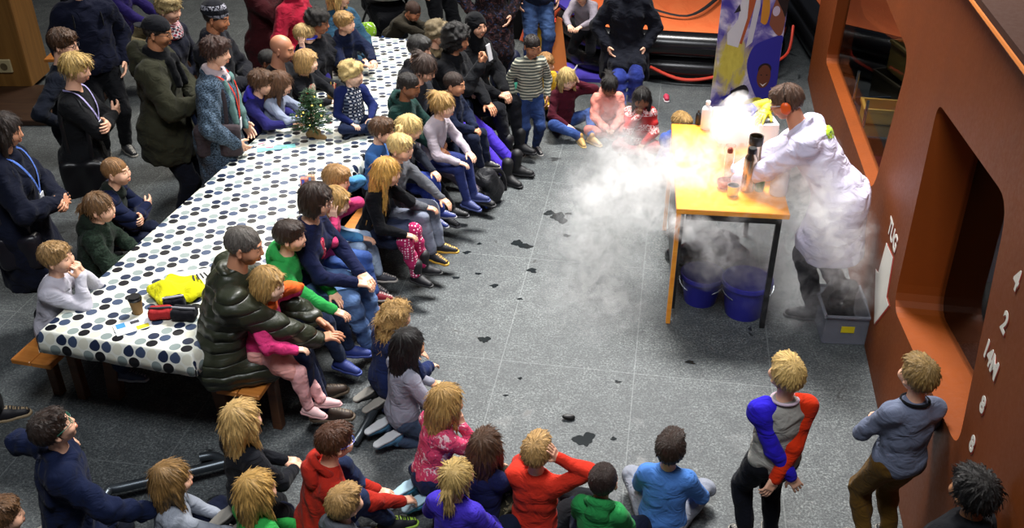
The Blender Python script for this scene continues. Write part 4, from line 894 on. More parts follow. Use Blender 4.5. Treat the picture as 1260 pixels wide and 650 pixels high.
b = MB(); b.box((DW / 2, .04, DH - .07), (DW - .14, .02, .05)); b.box((DW - .06, DL / 2, DH - .07), (.02, DL - .1, .05)); b.box((.05, DL / 2, .5), (.02, DL - .1, .8)); b.build('apron', BM, t)
def onT(px, py): p = W(px, py, DH + .001); return p
WP = plain('white_plastic', 'e4e2e6', .4)
def bottle(loc, r, h, mat, label, capm=None, cat='bottle', name='bottle', neck=.35, grp=None, capname='cap'):
    o = empty(name, loc); tag(o, label, cat, grp); b = MB(); b.lathe([(0, 0), (r * .92, 0), (r, .01), (r, h * .68), (r * .85, h * .76), (r * neck, h * .84), (r * neck, h * .9), (0, h * .9)], n=20); b.build('bottle_body', mat, o, True)
    b = MB(); b.lathe([(0, h * .88), (r * (neck + .1), h * .88), (r * (neck + .1), h * .98), (r * (neck), h), (0, h)], n=16); b.build(capname, capm or mat, o, True); return o
bottle(onT(868, 158), .042, .23, WP, 'white plastic bottle at the far left corner of the orange table')
FO = plain('white_foam', 'eeeef2', .7, bump=.2, bscale=90)
def foambox(px, py, d, label, rz):
    o = empty('foam_box', onT(px, py), rz); tag(o, label, 'box'); b = MB(); x, y, z = d; w_ = .03
    b.box((0, 0, w_ / 2), (x, y, w_)); [b.box((s * (x - w_) / 2, 0, z / 2), (w_, y, z), bev=.004) for s in (-1, 1)]; [b.box((0, s * (y - w_) / 2, z / 2), (x - w_ * 2, w_, z), bev=.004) for s in (-1, 1)]; b.build('box_body', FO, o)
    b = MB(); b.box((0, .0, z + .006), (x * .55, y * .3, .012), bev=.003); b.build('lid_piece', FO, o); return o
foambox(902, 168, (.30, .24, .20), 'white foam box full of dense vapour on the far half of the orange table', .1); foambox(938, 172, (.16, .22, .17), 'smaller white foam box under the yellow gloves', .05)
def glove(loc, col, label, rz, cuff):
    o = empty('work_glove', loc, rz); tag(o, label, 'glove', None); hv, hf = HANDS['soft']; link('palm', mesh_np('palm', place_np(hv, np.eye(3), V3(0, 0, .025), 1.15), hf, plain('rubber_glove', col, .5)), o)
    b = MB(); b.lathe([(.030, 0), (.042, .03), (.05, .13), (.046, .13), (.03, .0)], (0, 0.02, .028), 14, R=RX(90)); b.build('cuff', plain('glove_cuff', cuff, .6), o, True)
gb = onT(934, 168) + V3(0, 0, .185); glove(gb + V3(.02, 0, 0), 'd6c624', 'yellow work glove lying on the smaller foam box', 2.6, 'e0d040'); glove(gb + V3(-.05, .05, .012), '3a3aa0', 'blue and yellow work glove lying left of the yellow glove', 1.9, 'd6c624')
def flask(px, py, r, h, label):
    o = empty('steel_flask', onT(px, py)); tag(o, label, 'flask'); b = MB(); b.lathe([(0, 0), (r * .96, 0), (r, .008), (r, h * .72), (r * .93, h * .78), (r * .62, h * .86), (r * .6, h * .9), (0, h * .9)], n=24); b.build('flask_body', plain('brushed_steel', 'b9a892', .22, 1.0), o, True)
    b = MB(); b.lathe([(0, h * .88), (r * .68, h * .88), (r * .70, h * .98), (r * .6, h), (0, h)], n=20); b.build('cap', plain('black_plastic', '121214', .4), o, True); return o
o = empty('steel_cylinder', onT(923, 226)); tag(o, 'tall open steel cylinder behind the capped steel flask', 'flask'); b = MB(); b.lathe([(0, 0), (.045, 0), (.047, .01), (.047, .36), (.040, .362), (.040, .02), (0, .02)], n=24); b.build('cylinder_wall', plain('brushed_steel', 'b9a892', .22, 1.0), o, True); b = MB(); b.lathe([(.046, .30), (.049, .305), (.049, .362), (.046, .366), (.041, .362), (.041, .30)], n=24); b.build('rim_band', plain('dark_rim', '2a2622', .35), o, True)
flask(919, 234, .045, .32, 'brushed steel flask with a black cap in front of the open cylinder')
CL = NT('clear_glass'); CL.b.inputs['Transmission Weight'].default_value = 1; CL.b.inputs['Roughness'].default_value = .03; CL.b.inputs['IOR'].default_value = 1.2; CL.b.inputs['Base Color'].default_value = (.95, .97, .97, 1); CL = CL.mat
o = empty('glass_cylinder', onT(894, 222)); tag(o, 'clear glass measuring cylinder left of the steel flasks', 'glass'); b = MB(); b.lathe([(0, 0), (.05, 0), (.05, .008), (.033, .015), (.033, .27), (.030, .27), (.030, .02), (0, .02)], n=24); b.build('cylinder_glass', CL, o, True); b = MB(); b.lathe([(0, .22), (.018, .215), (.02, .235), (.012, .25), (0, .255)], n=14); b.build('red_stopper', plain('red_rubber', '9a3a24', .5), o, True)
o = empty('red_bowl', onT(893, 226) + V3(-.03, -.06, 0)); tag(o, 'small red bowl at the foot of the glass cylinder', 'bowl'); b = MB(); b.lathe([(0, 0), (.03, 0), (.05, .035), (.048, .06), (.044, .06), (.04, .03), (0, .012)], n=18); b.build('bowl', plain('red_rubber', '9a3a24', .5), o, True)
o = empty('steel_beaker', onT(901, 240)); tag(o, 'small shiny steel beaker near the front edge of the orange table', 'beaker'); b = MB(); b.lathe([(0, 0), (.038, 0), (.04, .075), (.037, .075), (.035, .006), (0, .006)], n=20); b.build('beaker', ST, o, True)
GB = NT('green_detergent'); GB.b.inputs['Base Color'].default_value = lin('1c8a4a'); GB.b.inputs['Roughness'].default_value = .2; GB.b.inputs['Transmission Weight'].default_value = .35; GB = GB.mat
bottle(onT(934, 234), .033, .19, GB, 'green detergent bottle with a white cap between flask and paper roll', WP)
o = empty('paper_roll', onT(957, 238)); tag(o, 'tall white paper towel roll at the front right corner of the orange table', 'paper roll'); b = MB(); b.lathe([(.018, 0), (.058, 0), (.060, .005)] + [q for k in range(1, 7) for q in ((.060, .04 * k - .006), (.0585, .04 * k), (.060, .04 * k + .006))] + [(.058, .262), (.018, .262)], n=26); b.build('paper', plain('white_paper', 'e8e6e8', .8), o, True); b = MB(); b.lathe([(.017, .0), (.0185, .0), (.0185, .264), (.015, .264), (.015, 0)], n=16); b.build('core', plain('grey_card', '5c564c', .8), o, True)
for i, (px, py) in enumerate(((948, 166), (955, 168), (943, 163))): bottle(onT(px, py), .02, .06, (plain('amber_jar', '6a4a28', .3), WP, plain('dark_jar', '26282c', .3))[i], ('small amber jar behind the foam boxes near the presenter', 'small white jar beside the amber jar', 'small dark jar left of the amber jar')[i], plain('jar_lid', 'b9b4a8', .4), 'jar', 'jar', .8)
bottle(onT(862, 154) + V3(-.02, .02, 0), .022, .12, BM, 'small black bottle beside the white bottle on the orange table', plain('jar_lid', '2a2a2a', .4))
def bucket(px, py, r, h, label, tilt=0):
    o = empty('bucket', W(px, py, 0), tilt); tag(o, label, 'bucket', None); M_ = plain('blue_plastic', '2a2a9a', .35); b = MB(); b.lathe([(0, 0), (r * .74, 0), (r * .76, .01), (r * .97, h - .03), (r * 1.05, h - .03), (r * 1.05, h), (r * .97, h), (r * .72, .015), (0, .015)], n=32); b.build('tub', M_, o, True)
    b = MB(); b.tube([(r * 1.06 * math.cos(a), r * .9 * math.sin(a) * .6 - .03 - .0, h - .04 - abs(math.sin(a)) * r * .55) for a in np.linspace(math.pi, 2 * math.pi, 15)], .004, 6); b.build('handle', ST, o, True); b = MB(); b.tube([(-.045, -r * .57 - .03, h - .04 - r * .54), (.045, -r * .57 - .03, h - .04 - r * .54)], .009, 8); b.build('grip', WP, o, True)
bucket(861, 369, .155, .24, 'blue bucket with its handle hanging down, left one under the orange table', -.3); bucket(914, 384, .175, .29, 'larger blue bucket under the orange table beside the black leg')
o = empty('storage_box', W(1037, 424, 0), -.08); tag(o, 'clear plastic storage box with a yellow label on the floor beside the steel wall', 'box')
PB = NT('cloudy_plastic'); PB.b.inputs['Base Color'].default_value = lin('b8bcc8'); PB.b.inputs['Roughness'].default_value = .25; PB.b.inputs['Transmission Weight'].default_value = .75; PB.b.inputs['IOR'].default_value = 1.15; PB = PB.mat
b = MB(); b.box((0, .19, .008), (.28, .36, .012)); [b.box((s * .145, .19, .12), (.006, .38, .23)) for s in (-1, 1)]; [b.box((0, .19 + s * .19, .12), (.29, .006, .23)) for s in (-1, 1)]; b.build('box_body', PB, o); b = MB(); [b.box((s * .155, .19, .235), (.02, .42, .012)) for s in (-1, 1)]; [b.box((0, .19 + s * .2, .235), (.31, .02, .012)) for s in (-1, 1)]; b.build('rim', PB, o); b = MB(); b.box((.01, -.006, .13), (.09, .003, .05)); b.build('yellow_label', plain('label_yellow', 'e0cc20', .5), o)
vs, fs = polygonise([el((0, .2, .16), (.12, .15, .12), k=.05), el((.03, .3, .27), (.10, .10, .09), k=.05), el((-.03, .15, .25), (.08, .09, .06), k=.05)], .010, ripple(.02, 38, 4)); o2 = link('plastic_bag', mesh_np('plastic_bag', vs, fs, plain('black_bin_bag', '0b0b0e', .22)), None); o2.location = tuple(W(1037, 424, 0) + V3(0, 0, .02)); tag(o2, 'crumpled black plastic bag stuffed into the clear storage box', 'bag')
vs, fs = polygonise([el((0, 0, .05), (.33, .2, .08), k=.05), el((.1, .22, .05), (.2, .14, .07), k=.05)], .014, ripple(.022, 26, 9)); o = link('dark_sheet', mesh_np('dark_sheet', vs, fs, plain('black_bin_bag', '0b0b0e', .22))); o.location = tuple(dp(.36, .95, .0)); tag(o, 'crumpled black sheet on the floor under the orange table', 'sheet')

# ================================================================ ON THE LONG TABLE
def onC(px, py, z=.7615): return W(px, py, z)
o = empty('coffee_cup', onC(170, 385)); tag(o, 'brown paper coffee cup with a black lid on the polka dot cloth', 'cup'); b = MB(); b.lathe([(0, 0), (.028, 0), (.029, .004), (.038, .10), (0, .10)], n=22); b.build('cup_wall', plain('kraft_paper', '8c6a3a', .7), o, True); b = MB(); b.lathe([(.040, .095), (.041, .104), (.037, .108), (.035, .118), (0, .118), (0, .095)], n=22); b.build('lid', plain('black_plastic', '121214', .4), o, True)
def crumple(name, px, py, r, mat, label, cat, amp=.018, scale=34, seed=1, rz=0, extra=(), z=.7615, vox=.007):
    vs, fs = polygonise([el((0, 0, r[2] * .8), r, RZ(rz), k=.03)] + list(extra) + [pl((0, 0, -1), -.0005)], vox, ripple(amp, scale, seed)); vs[:, 2] = np.maximum(vs[:, 2], .001); o = link(name, mesh_np(name, vs, fs, mat)); o.location = tuple(W(px, py, z)); tag(o, label, cat); return o
o = crumple('safety_vest', 218, 363, (.17, .15, .045), cloth('d8d414', 'plain'), 'bright yellow safety vest crumpled beside the man in the leather jacket', 'vest', .016, 40, 3, 20); 
for k in range(4): b = MB(); b.box((.0, 0, 0), (.012, .07, .002), rz=.4 + .1 * k); q = b.build('print_stripe', plain('black_print', '161612', .6), o); q.location = (.10 + .022 * k, .055 + .012 * k, .088)
def pouch(px, py, d, col, label, rz=0, zip_='2a2a30'):
    o = empty('pouch_bag', onC(px, py), rz); tag(o, label, 'bag'); vs, fs = polygonise([bxp((0, 0, d[2] / 2), (d[0] / 2, d[1] / 2, d[2] / 2), rad=.02)], .006, ripple(.004, 60, 5)); vs[:, 2] = np.maximum(vs[:, 2], .001); link('bag_body', mesh_np('bag_body', vs, fs, cloth(col)), o); b = MB(); b.tube([(-d[0] / 2, 0, d[2] * .99), (0, -.01, d[2] * 1.06), (d[0] / 2, 0, d[2] * .99)], .007, 6); b.build('zip', plain('zip', zip_, .5), o, True)
pouch(199, 391, (.13, .08, .07), 'a02a2c', 'red pouch with dark zip lying in front of the yellow vest', .1); pouch(228, 392, (.14, .09, .075), '17171c', 'black pouch between the red pouch and the man in leather', -.1, '8a8a90'); pouch(216, 381, (.12, .08, .09), '101018', 'black case behind the red pouch on the yellow vest side', .3, 'b0b0b8')
def sheet(px, py, w_, d, rz, col, label, cat='sheet of paper', name='paper_sheet', bits=()):
    o = empty(name, onC(px, py, .7625), rz); tag(o, label, cat); b = MB(); b.box((0, 0, .001), (w_, d, .0015)); b.build('page', plain('page_' + col, col, .6), o)
    for (x, y, a, c, cc) in bits: b = MB(); b.box((x, y, .0022), (a, c, .0012)); b.build('printed_patch', plain('print_' + cc, cc, .5), o)
sheet(238, 342, .24, .19, .25, 'e8e9ec', 'blank white sheet of paper above the yellow vest'); sheet(163, 401, .20, .13, .55, 'dfe3ea', 'small printed leaflet with blue and yellow corners near the table end', 'leaflet', 'leaflet', ((-.06, .03, .05, .05, '3f8ec0'), (.05, -.04, .07, .04, 'd8cc20'), (.02, .03, .05, .03, '3c3c44')))
sheet(340, 182, .30, .07, .3, '7fd0d0', 'turquoise strip of paper lying on the dots left of the small fir tree', 'leaflet', 'leaflet', ((-.05, .02, .06, .02, 'd06a80'), (.06, -.01, .05, .02, '6ac078')))
sheet(322, 177, .14, .05, .6, 'e6d8c8', 'small pinkish paper scrap next to the turquoise strip', bits=((0, 0, .06, .02, 'd06a80'),))
def drink_carton(px, py, cols, label):
    o = empty('drink_carton', onC(px, py)); tag(o, label, 'carton'); b = MB(); b.box((0, 0, .05), (.055, .04, .10), bev=.003); b.build('carton', plain('carton_' + cols[0], cols[0], .4), o); b = MB(); b.box((-.006, -.0205, .055), (.02, .002, .08)); b.build('stripe', plain('carton_' + cols[1], cols[1], .4), o); b = MB(); b.tube([(.01, 0, .1), (.015, 0, .14)], .003, 6); b.build('straw', plain('straw', 'e0e0e0', .4), o)
drink_carton(376, 234, ('c46a58', '3844a8'), 'red and blue juice carton on the dots behind the dark-haired woman'); drink_carton(384, 231, ('b98a6a', '7aa0d0'), 'pale brown juice carton next to the red and blue one')
o = empty('pencil_pot', onC(409, 120)); tag(o, 'small gold pot of red pencils beside the toddler on the table', 'pot'); b = MB(); b.lathe([(0, 0), (.045, 0), (.05, .07), (.046, .07), (.04, .01), (0, .01)], n=18); b.build('pot', plain('gold_foil', '9a7030', .35, .6), o, True)
for k in range(7): a = k * .9; b = MB(); b.tube([(.02 * math.cos(a), .02 * math.sin(a), .02), (.04 * math.cos(a), .04 * math.sin(a), .13)], .005, 6); b.build('pencil', plain('pencil_' + str(k % 3), ('b03020', 'd8c8a0', 'a88a30')[k % 3], .4), o)
# small fir tree
o = empty('christmas_tree', onC(386, 168)); tag(o, 'small artificial Christmas tree with tiny lights on the polka dot table', 'tree'); rs = random.Random(5)
NG = NT('fir_needles'); v = NG.coord(); NG.l(NG.mix(NG.noise(v, 30, 2), '0e2a14', '2f5a2c'), NG.b.inputs['Base Color']); NG.b.inputs['Roughness'].default_value = .6; NG = NG.mat
b = MB()
for lv in range(11):
    z0 = .09 + lv * .030; L = .175 * (1 - lv / 11.8) + .016; nb = 16 - lv // 2
    for k in range(nb):
        a = 6.283 * (k + rs.random() * .6) / nb; d = V3(math.cos(a), math.sin(a), rs.uniform(-.15, .35)); l_ = L * rs.uniform(.8, 1.15); p0 = V3(0, 0, z0); p1 = p0 + d * l_; b.tube([p0, p1], [.004, .002], 4)
        for q in range(int(8 + l_ * 110)):
            t_ = rs.uniform(.2, 1); c = p0 + d * l_ * t_; nd = nrm(d * .6 + V3(rs.gauss(0, 1), rs.gauss(0, 1), rs.gauss(0, .8))); ln = rs.uniform(.018, .032); s_ = nrm(np.cross(nd, V3(0, 0, 1))) * .0038; b._p([c - s_, c + s_, c + nd * ln], [(0, 1, 2)])
b.build('foliage', NG, o); b = MB(); b.tube([(0, 0, .05), (0, 0, .42)], [.008, .003], 6); b.build('trunk', WK, o)
LT = NT('fairy_light'); LT.b.inputs['Base Color'].default_value = lin('ffd860'); LT.b.inputs['Emission Color'].default_value = lin('ffc850'); LT.b.inputs['Emission Strength'].default_value = 4; LT = LT.mat; RB = plain('red_bauble', 'b02018', .25)
for k in range(16): a = k * 2.4; lv = k / 16; r_ = .13 * (1 - lv) + .02; bb = MB(); bb.lathe([(0, -.006), (.005, -.003), (.006, 0), (.005, .003), (0, .006)], (r_ * math.cos(a), r_ * math.sin(a), .12 + lv * .28), 8); bb.build('fairy_light' if k % 3 else 'bauble', LT if k % 3 else RB, o, True)
vs, fs = polygonise([el((0, 0, .03), (.062, .055, .035), k=.02), rc((0, 0, .03), (0, 0, .07), .035, .025), rc((.02, -.02, .02), (.10, -.05, .012), .028, .012, k=.02), pl((0, 0, -1), 0)], .006, ripple(.006, 70, 4)); link('sack_base', mesh_np('sack_base', vs, fs, plain('burlap', '8d6f45', .9, bump=.6, bscale=180)), o)

# ================================================================ ON THE FLOOR
def backpack(loc, rz, col, col2, label, s=1.0, lie=0):
    o = empty('backpack', loc, rz); tag(o, label, 'backpack'); R = RX(lie)
    vs, fs = polygonise([bxp(R @ V3(0, 0, .19 * s) + V3(0, 0, 0), (.15 * s, .10 * s, .19 * s), R, .07 * s, k=.02), bxp(R @ V3(0, -.10 * s, .13 * s), (.11 * s, .05 * s, .10 * s), R, .04 * s, k=.015)], .010, ripple(.006, 45, 7)); vs[:, 2] -= min(0, vs[:, 2].min()) - .001
    link('bag_body', mesh_np('bag_body', vs, fs, cloth(col, rough=.6)), o); vs, fs = polygonise([bxp(R @ V3(0, -.15 * s, .10 * s), (.09 * s, .012 * s, .06 * s), R, .01)], .008); vs[:, 2] = np.maximum(vs[:, 2], .002); link('front_pocket', mesh_np('front_pocket', vs, fs, cloth(col2, rough=.6)), o)
    for q in (-1, 1): b = MB(); b.tube([np.maximum(R @ (np.array(p) * s), V3(-9, -9, .01)) for p in smooth_path([(q * .08, .09, .36), (q * .11, .17, .27), (q * .11, .16, .12), (q * .12, .10, .04)], 5)], .022 * s, 6, flat=.3, up=V3(1, 0, 0)); b.build('shoulder_strap', cloth('15151a'), o, True)
    b = MB(); b.tube([np.maximum(R @ (np.array(p) * s), V3(-9, -9, .01)) for p in smooth_path([(-.04, .05, .37), (0, .05, .41), (.04, .05, .37)], 4)], .009 * s, 6); b.build('grab_handle', cloth('15151a'), o, True); return o
backpack(W(605, 244, 0), -.6, '15161c', '2c46a0', 'black and blue backpack on the floor beside the bench row', .95, 35)
backpack(W(622, 108, 0), .3, '1b2140', '10131f', 'navy blue backpack leaning beside the woman in a hijab', 1.1)
crumple('carrier_bag', 634, 134, (.10, .12, .16), cloth('2a6a58'), 'green carrier bag on the floor beside the navy backpack', 'bag', .015, 36, 6, z=0, vox=.012)
crumple('coat_bundle', 612, 152, (.16, .16, .14), cloth('15161c'), 'black coat bundled on the floor at the feet of the seated women', 'coat', .015, 36, 8, z=0, vox=.012)
PG = plain('grey_steel_pipe', '4c5359', .35, .7)
t = MB(); t.tube(smooth_path([W(158, 633, .045), W(136, 637, .035), W(126, 622, .09), W(134, 604, .10), W(150, 600, .10), W(210, 586, .10), W(283, 568, .10), W(300, 562, .10)], 6), .028, 12); o = t.build('pipe_rail', PG, None, True); tag(o, 'bent grey steel pipe rail lying on the floor beside the boy in green glasses', 'rail')
t = MB(); t.tube(smooth_path([W(246, 563, .05), W(262, 561, .05), W(275, 566, .05), W(290, 572, .05)], 6), .026, 12); tag(t.build('pipe_rail', PG, None, True), 'short curved end of grey pipe behind the girl in the black top', 'rail')
t = MB(); t.tube(smooth_path([W(436, 545, .05), W(446, 530, .06), W(464, 500, .06), W(474, 495, .06), W(500, 496, .06)], 6), .026, 12); tag(t.build('pipe_rail', PG, None, True), 'grey steel pipe rail beside the girl with long black hair', 'rail')
o = crumple('rubber_scrap', 700, 516, (.035, .022, .02), plain('black_rubber', '0c0c0c', .5), 'small black rubber scrap on the open floor near the boy in the red top', 'scrap', .008, 90, 2, z=0, vox=.004)
PU = plain('wet_stain', '1b1f21', .12); rs = random.Random(11)
def puddle(px, py, r, label, seed):
    rr = random.Random(seed); ph = [rr.uniform(0, 6.28) for _ in range(4)]; pts = []
    for k in range(28): a = 6.2832 * k / 28; q = r * (1 + .25 * math.sin(2 * a + ph[0]) + .2 * math.sin(3 * a + ph[1]) + .12 * math.sin(7 * a + ph[2])); pts.append((q * math.cos(a), q * 1.15 * math.sin(a)))
    b = MB(); b.prism(pts, .0005, .0015); o = b.build('water_stain', PU); o.location = tuple(W(px, py, 0)); tag(o, label, 'stain')
puddle(719, 541, .055, 'dark wet stain on the floor above the boy in the green hoodie', 1); puddle(688, 268, .07, 'dark wet stain on the floor left of the falling vapour', 5); puddle(596, 418, .035, 'small dark stain in the middle of the open floor', 8); puddle(258 + 420 - 40, 300, .05, 'dark spot on the floor near the girl in polka dot tights', 12)
for i, (px, py, r) in enumerate(((574, 311, .03), (588, 337, .025), (648, 303, .045), (676, 262, .05), (700, 263, .03), (655, 333, .04), (608, 352, .03), (560, 342, .03), (697, 290, .03), (590, 300, .02), (640, 368, .02), (540, 470, .02), (640, 466, .015), (622, 487, .015), (760, 470, .02), (755, 540, .018), (790, 590, .02), (850, 446, .03))):
    rr = random.Random(i + 40); pts = [(r * (1 + .35 * math.sin(3 * a + i) + .2 * rr.uniform(-1, 1)) * math.cos(a), r * (1 + .3 * math.sin(2 * a + i * 2)) * math.sin(a) * .8) for a in np.linspace(0, 6.283, 17)[:-1]]
    b = MB(); b.prism(pts, .0003, .0012); o = b.build('floor_spot', PU); o.location = tuple(W(px, py, 0)); tag(o, 'dark wet splash spot on the open grey stone floor', 'stain', 'splash spots on the open floor')
# pushchair at the back
o = empty('pushchair', W(480, 62, 0), .5); tag(o, 'pushchair with a pale grey hood at the far end of the polka dot table', 'pushchair'); b = MB()
for s in (-1, 1): b.tube(smooth_path([(s * .26, -.42, .12), (s * .25, .0, .55), (s * .24, .42, 1.0)], 4), .014, 8); b.tube([(s * .26, .38, .12), (s * .25, -.05, .62)], .014, 8)
b.tube([(-.24, .42, 1.0), (.24, .42, 1.0)], .016, 8); b.build('push_frame', BM, o, True)
for x in (-.28, .28):
    for y in (-.44, .40):
        b = MB(); b.lathe([(.07, -.018), (.10, -.018), (.115, 0), (.10, .018), (.07, .018)], (x, y, .115), 20, R=RY(90)); wq = b.build('wheel', plain('black_rubber', '141414', .6), o, True); b = MB(); b.lathe([(0, -.012), (.075, -.008), (.075, .008), (0, .012)], (x, y, .115), 16, R=RY(90)); b.build('hub', plain('grey_hub', '8a8c90', .4), wq, True)
vs, fs = polygonise([bxp((0, .0, .5), (.22, .33, .10), RX(12), .05), bxp((0, .26, .72), (.22, .06, .24), RX(-20), .04, k=.04)], .014); link('seat', mesh_np('seat', vs, fs, cloth('15161a')), o)
vs = []; n1, n2 = 15, 13
for k in range(n1):
    a = math.radians(-12 + 125 * k / (n1 - 1)); rr = 1 - .035 * abs(math.sin(k * math.pi / 3.5))
    for j in range(n2): c = math.pi * j / (n2 - 1); vs.append((.27 * math.cos(c), .12 - .42 * math.cos(a) * rr * (.25 + .75 * math.sin(c)) * 1.0, .72 + .42 * math.sin(a) * rr * math.sin(c) ** .7 + .06 * math.sin(c)))
fs = [(k * n2 + j, k * n2 + j + 1, (k + 1) * n2 + j + 1, (k + 1) * n2 + j) for k in range(n1 - 1) for j in range(n2 - 1)]
b = MB(); b._p(vs, fs); hd_ = b.build('hood', cloth('b9b8ae'), o, True, 60); s = hd_.modifiers.new('t', 'SOLIDIFY'); s.thickness = .01
vs, fs = polygonise([bxp((.0, 0, .28), (.18, .25, .09), rad=.05)], .014, ripple(.01, 30, 2)); link('basket_bag', mesh_np('basket_bag', vs, fs, cloth('1c1d22')), o)
o = crumple('toy_bag', 452, 52, (.09, .09, .13), cloth('7fae2a', 'floral', '20242a', 'd8d8d0'), 'green and black patterned bag hanging by the pushchair', 'bag', .012, 40, 3, z=.55, vox=.012)
t = empty('trainer_shoe', W(820, 124, 0), 1.0); tag(t, 'small red and white child shoe lying alone on the floor behind the children', 'shoe'); SV, SF, SM = SHOES['low']; sv = place_np(SV, RZ(-60), V3(0, 0, .088 * .7), .7); link('upper', mesh_np('upper', sv, SF[SM == 0], plain('shoe_red', 'b02a4a', .6)), t); link('sole', mesh_np('sole', sv, SF[SM == 1], plain('shoe_white', 'd8ccd0', .6)), t)
t = MB(); t.tube(smooth_path([W(690, 88, .05), W(720, 70, .1)], 2), .005, 5) if False else None
# ================================================================ PEOPLE
A = None
J = cloth('3a5078', 'denim', '6f8fc0'); JL = cloth('7f93b0', 'denim', 'aebccc'); JD = cloth('1b2236', 'denim', '2c3a58'); JB = cloth('2b3f75', 'denim', '4c6cae')
BK = cloth('0e0f13'); NV = cloth('141a2e'); DK = cloth('18191e'); LEA = cloth('2a2e20', 'quilt', rough=.42, sc=.9); BR = plain('gold_buckle', '8a6a30', .3, .8)
FAIR, PALE, TAN, BRN, DBR = 'e6b598', 'edc4aa', 'b98260', '8a5a3c', '5e3a26'
BLOND, SAND, DBL, BROWN, DBRN, BLACKH, GREY = 'd8b878', 'b08a50', '94703c', '54371f', '2e1d13', '100c0b', '6a6560'
# ---- right-hand bench, nearest first
dM = person('balding man in an olive quilted leather jacket, a girl on his lap', 300, 303, 'm', 1.82, 'bench', 74, (14, -12, 0), (17, 0), 0, ('fade', '5c5650'), 'c48c6c',
    ('coat', LEA), bottom=('trousers', cloth('1c2440')), shoes=('shoe', '3a2a20', '6a5a48'), hands=({'as': 'hug', 'to': (.06, .25, -.27), 'dir': (0, .9, .1), 'palm': (0, 0, -1)}, {'as': 'hug', 'to': (-.02, .27, -.24)}), wide=1.12, thick=.032)
wear(dM, 'bald_crown', [el(dM['C'] + dM['R'] @ V3(0, -.012, .034), (.0775, .092, .0885))], skinmat('c48c6c')) if False else None
person('small blond girl in a pink jacket sitting on the balding man', 330, 350, 'c', 1.06, 'bench', 98, (4, -6, -8), (10, 0), 0, ('bob', SAND), PALE, ('jacket', cloth('d83a78', 'yoke', 'e0642a', sc=.93)), bottom=('skirt', cloth('e8b0b0'), cloth('e8a8a0')), shoes=('low', 'e0b8b8', 'c89a9a'), hands=('rest', 'ear'), seat=.60, feet=((.05, .24, .26), (-.05, .28, .24)), thick=.016)
person('boy in a bright green hoodie on the bench behind the pink-jacketed girl', 357, 291, 'c', 1.33, 'bench', 103, (-12, -2, 0), (12, 0), 0, ('short', DBRN), FAIR, ('hoodie', cloth('2f9a4a')), hood=cloth('2f9a4a'), bottom=('trousers', JD), shoes=('shoe', '2a3a80', '3a4a90'), hands=('knee', 'rest'))
dW = person('woman with a dark bob and glasses in a navy sweater on the bench', 389, 246, 'w', 1.60, 'bench', 104, (-6, -10, 0), (14, 0), 0, ('bob', DBRN), FAIR, ('sweater', cloth('161c3c')), bottom=('jeans', J), shoes=('shoe', '2a2220', '8a7458'), hands=('lap', 'lap'), glasses='6a4a44')
wear(dW, 'flower_brooch', [el(dW['chest'] + dW['Rt'] @ V3(.03, .115, .0), (.05, .016, .07), k=.02)], cloth('c02848', 'floral', 'e8c8c0', '30203a'), .006, .004, 120)
person('blond child in a pink top covering both ears', 413, 248, 'c', 1.17, 'bench', 105, (-14, -14, 0), (16, 0), 0, ('bob', SAND), PALE, ('shirt', cloth('c03a6a')), bottom=('jeans', JB), shoes=('shoe', '8a1a2a', 'b8b0a8'), hands=('ear', 'ear'))
person('brown-haired boy in a light blue sweater pressing his ear on the bench', 414, 221, 'c', 1.22, 'bench', 105, (-14, -12, 0), (14, 0), 0, ('short', 'a07848'), FAIR, ('sweater', cloth('4a86b4')), bottom=('jeans', JL), shoes=('shoe', '3a3a42', 'b8b0a8'), hands=('lap', 'ear'))
person('girl with very long golden hair, black top and pink dotted tights', 476, 212, 'c', 1.22, 'bench', 108, (-14, -8, -4), (16, 0), 0, ('longstraight', 'c8984a'), FAIR, ('sweater', BK), bottom=('skirt', cloth('a8285a', 'spot', 'e8c8d0', sc=1.4), cloth('1c2236')), shoes=('boot', '15151a', '2a2a2a'), hands=('rest', 'cheek'))
person('blond boy in a grey sweater and yellow-laced shoes on the bench', 493, 182, 'c', 1.28, 'bench', 110, (4, -6, 4), (14, 0), 0, ('short', BLOND), FAIR, ('sweater', cloth('5a5c62')), bottom=('jeans', cloth('6a7082', 'denim', '9298a8')), shoes=('shoe', '1c1c22', 'd0a03a'), hands=('lap', 'knee'))
person('brown-haired boy in a blue sweater half hidden behind the blond boy on the bench', 470, 161, 'c', 1.20, 'bench', 104, (-10, -6, 0), (8, 0), 0, ('short', BROWN), FAIR, ('sweater', cloth('3e6aa8')), bottom=('trousers', DK), hands=('table', 'rest'), seat=.45)
person('blond child with a small top ponytail and dark top behind the blond boy', 504, 158, 'c', 1.12, 'bench', 108, (-20, -14, 0), (14, 0), 0, ('pig', BLOND), FAIR, ('sweater', cloth('20242e')), bottom=('trousers', cloth('2a3a80')), shoes=('shoe', '2a3a80', '8a8a90'), hands=('rest', 'rest'), seat=.53)
person('blond girl in a pale grey top leaning forward beside the green-hooded boy', 545, 130, 'c', 1.22, 'bench', 112, (-4, -4, 0), (16, 0), 0, ('bun', SAND), PALE, ('shirt', cloth('b4aab4')), bottom=('leggings', cloth('2a3468')), shoes=('shoe', '2a3468', '4a5488'), hands=('rest', 'rest'), seat=.52)
person('dark-haired boy in a dark green hoodie sitting against the table edge', 503, 106, 'c', 1.36, 'bench', 112, (-4, -12, 0), (8, 0), 0, ('crop', '18100c'), BRN, ('hoodie', cloth('1c3834')), hood=cloth('1c3834'), bottom=('trousers', BK), shoes=('shoe', '101014', '4a4a50'), hands=('knee', 'rest'), seat=.58, feet=((.06, .36, .05), (-.05, .34, .05)))
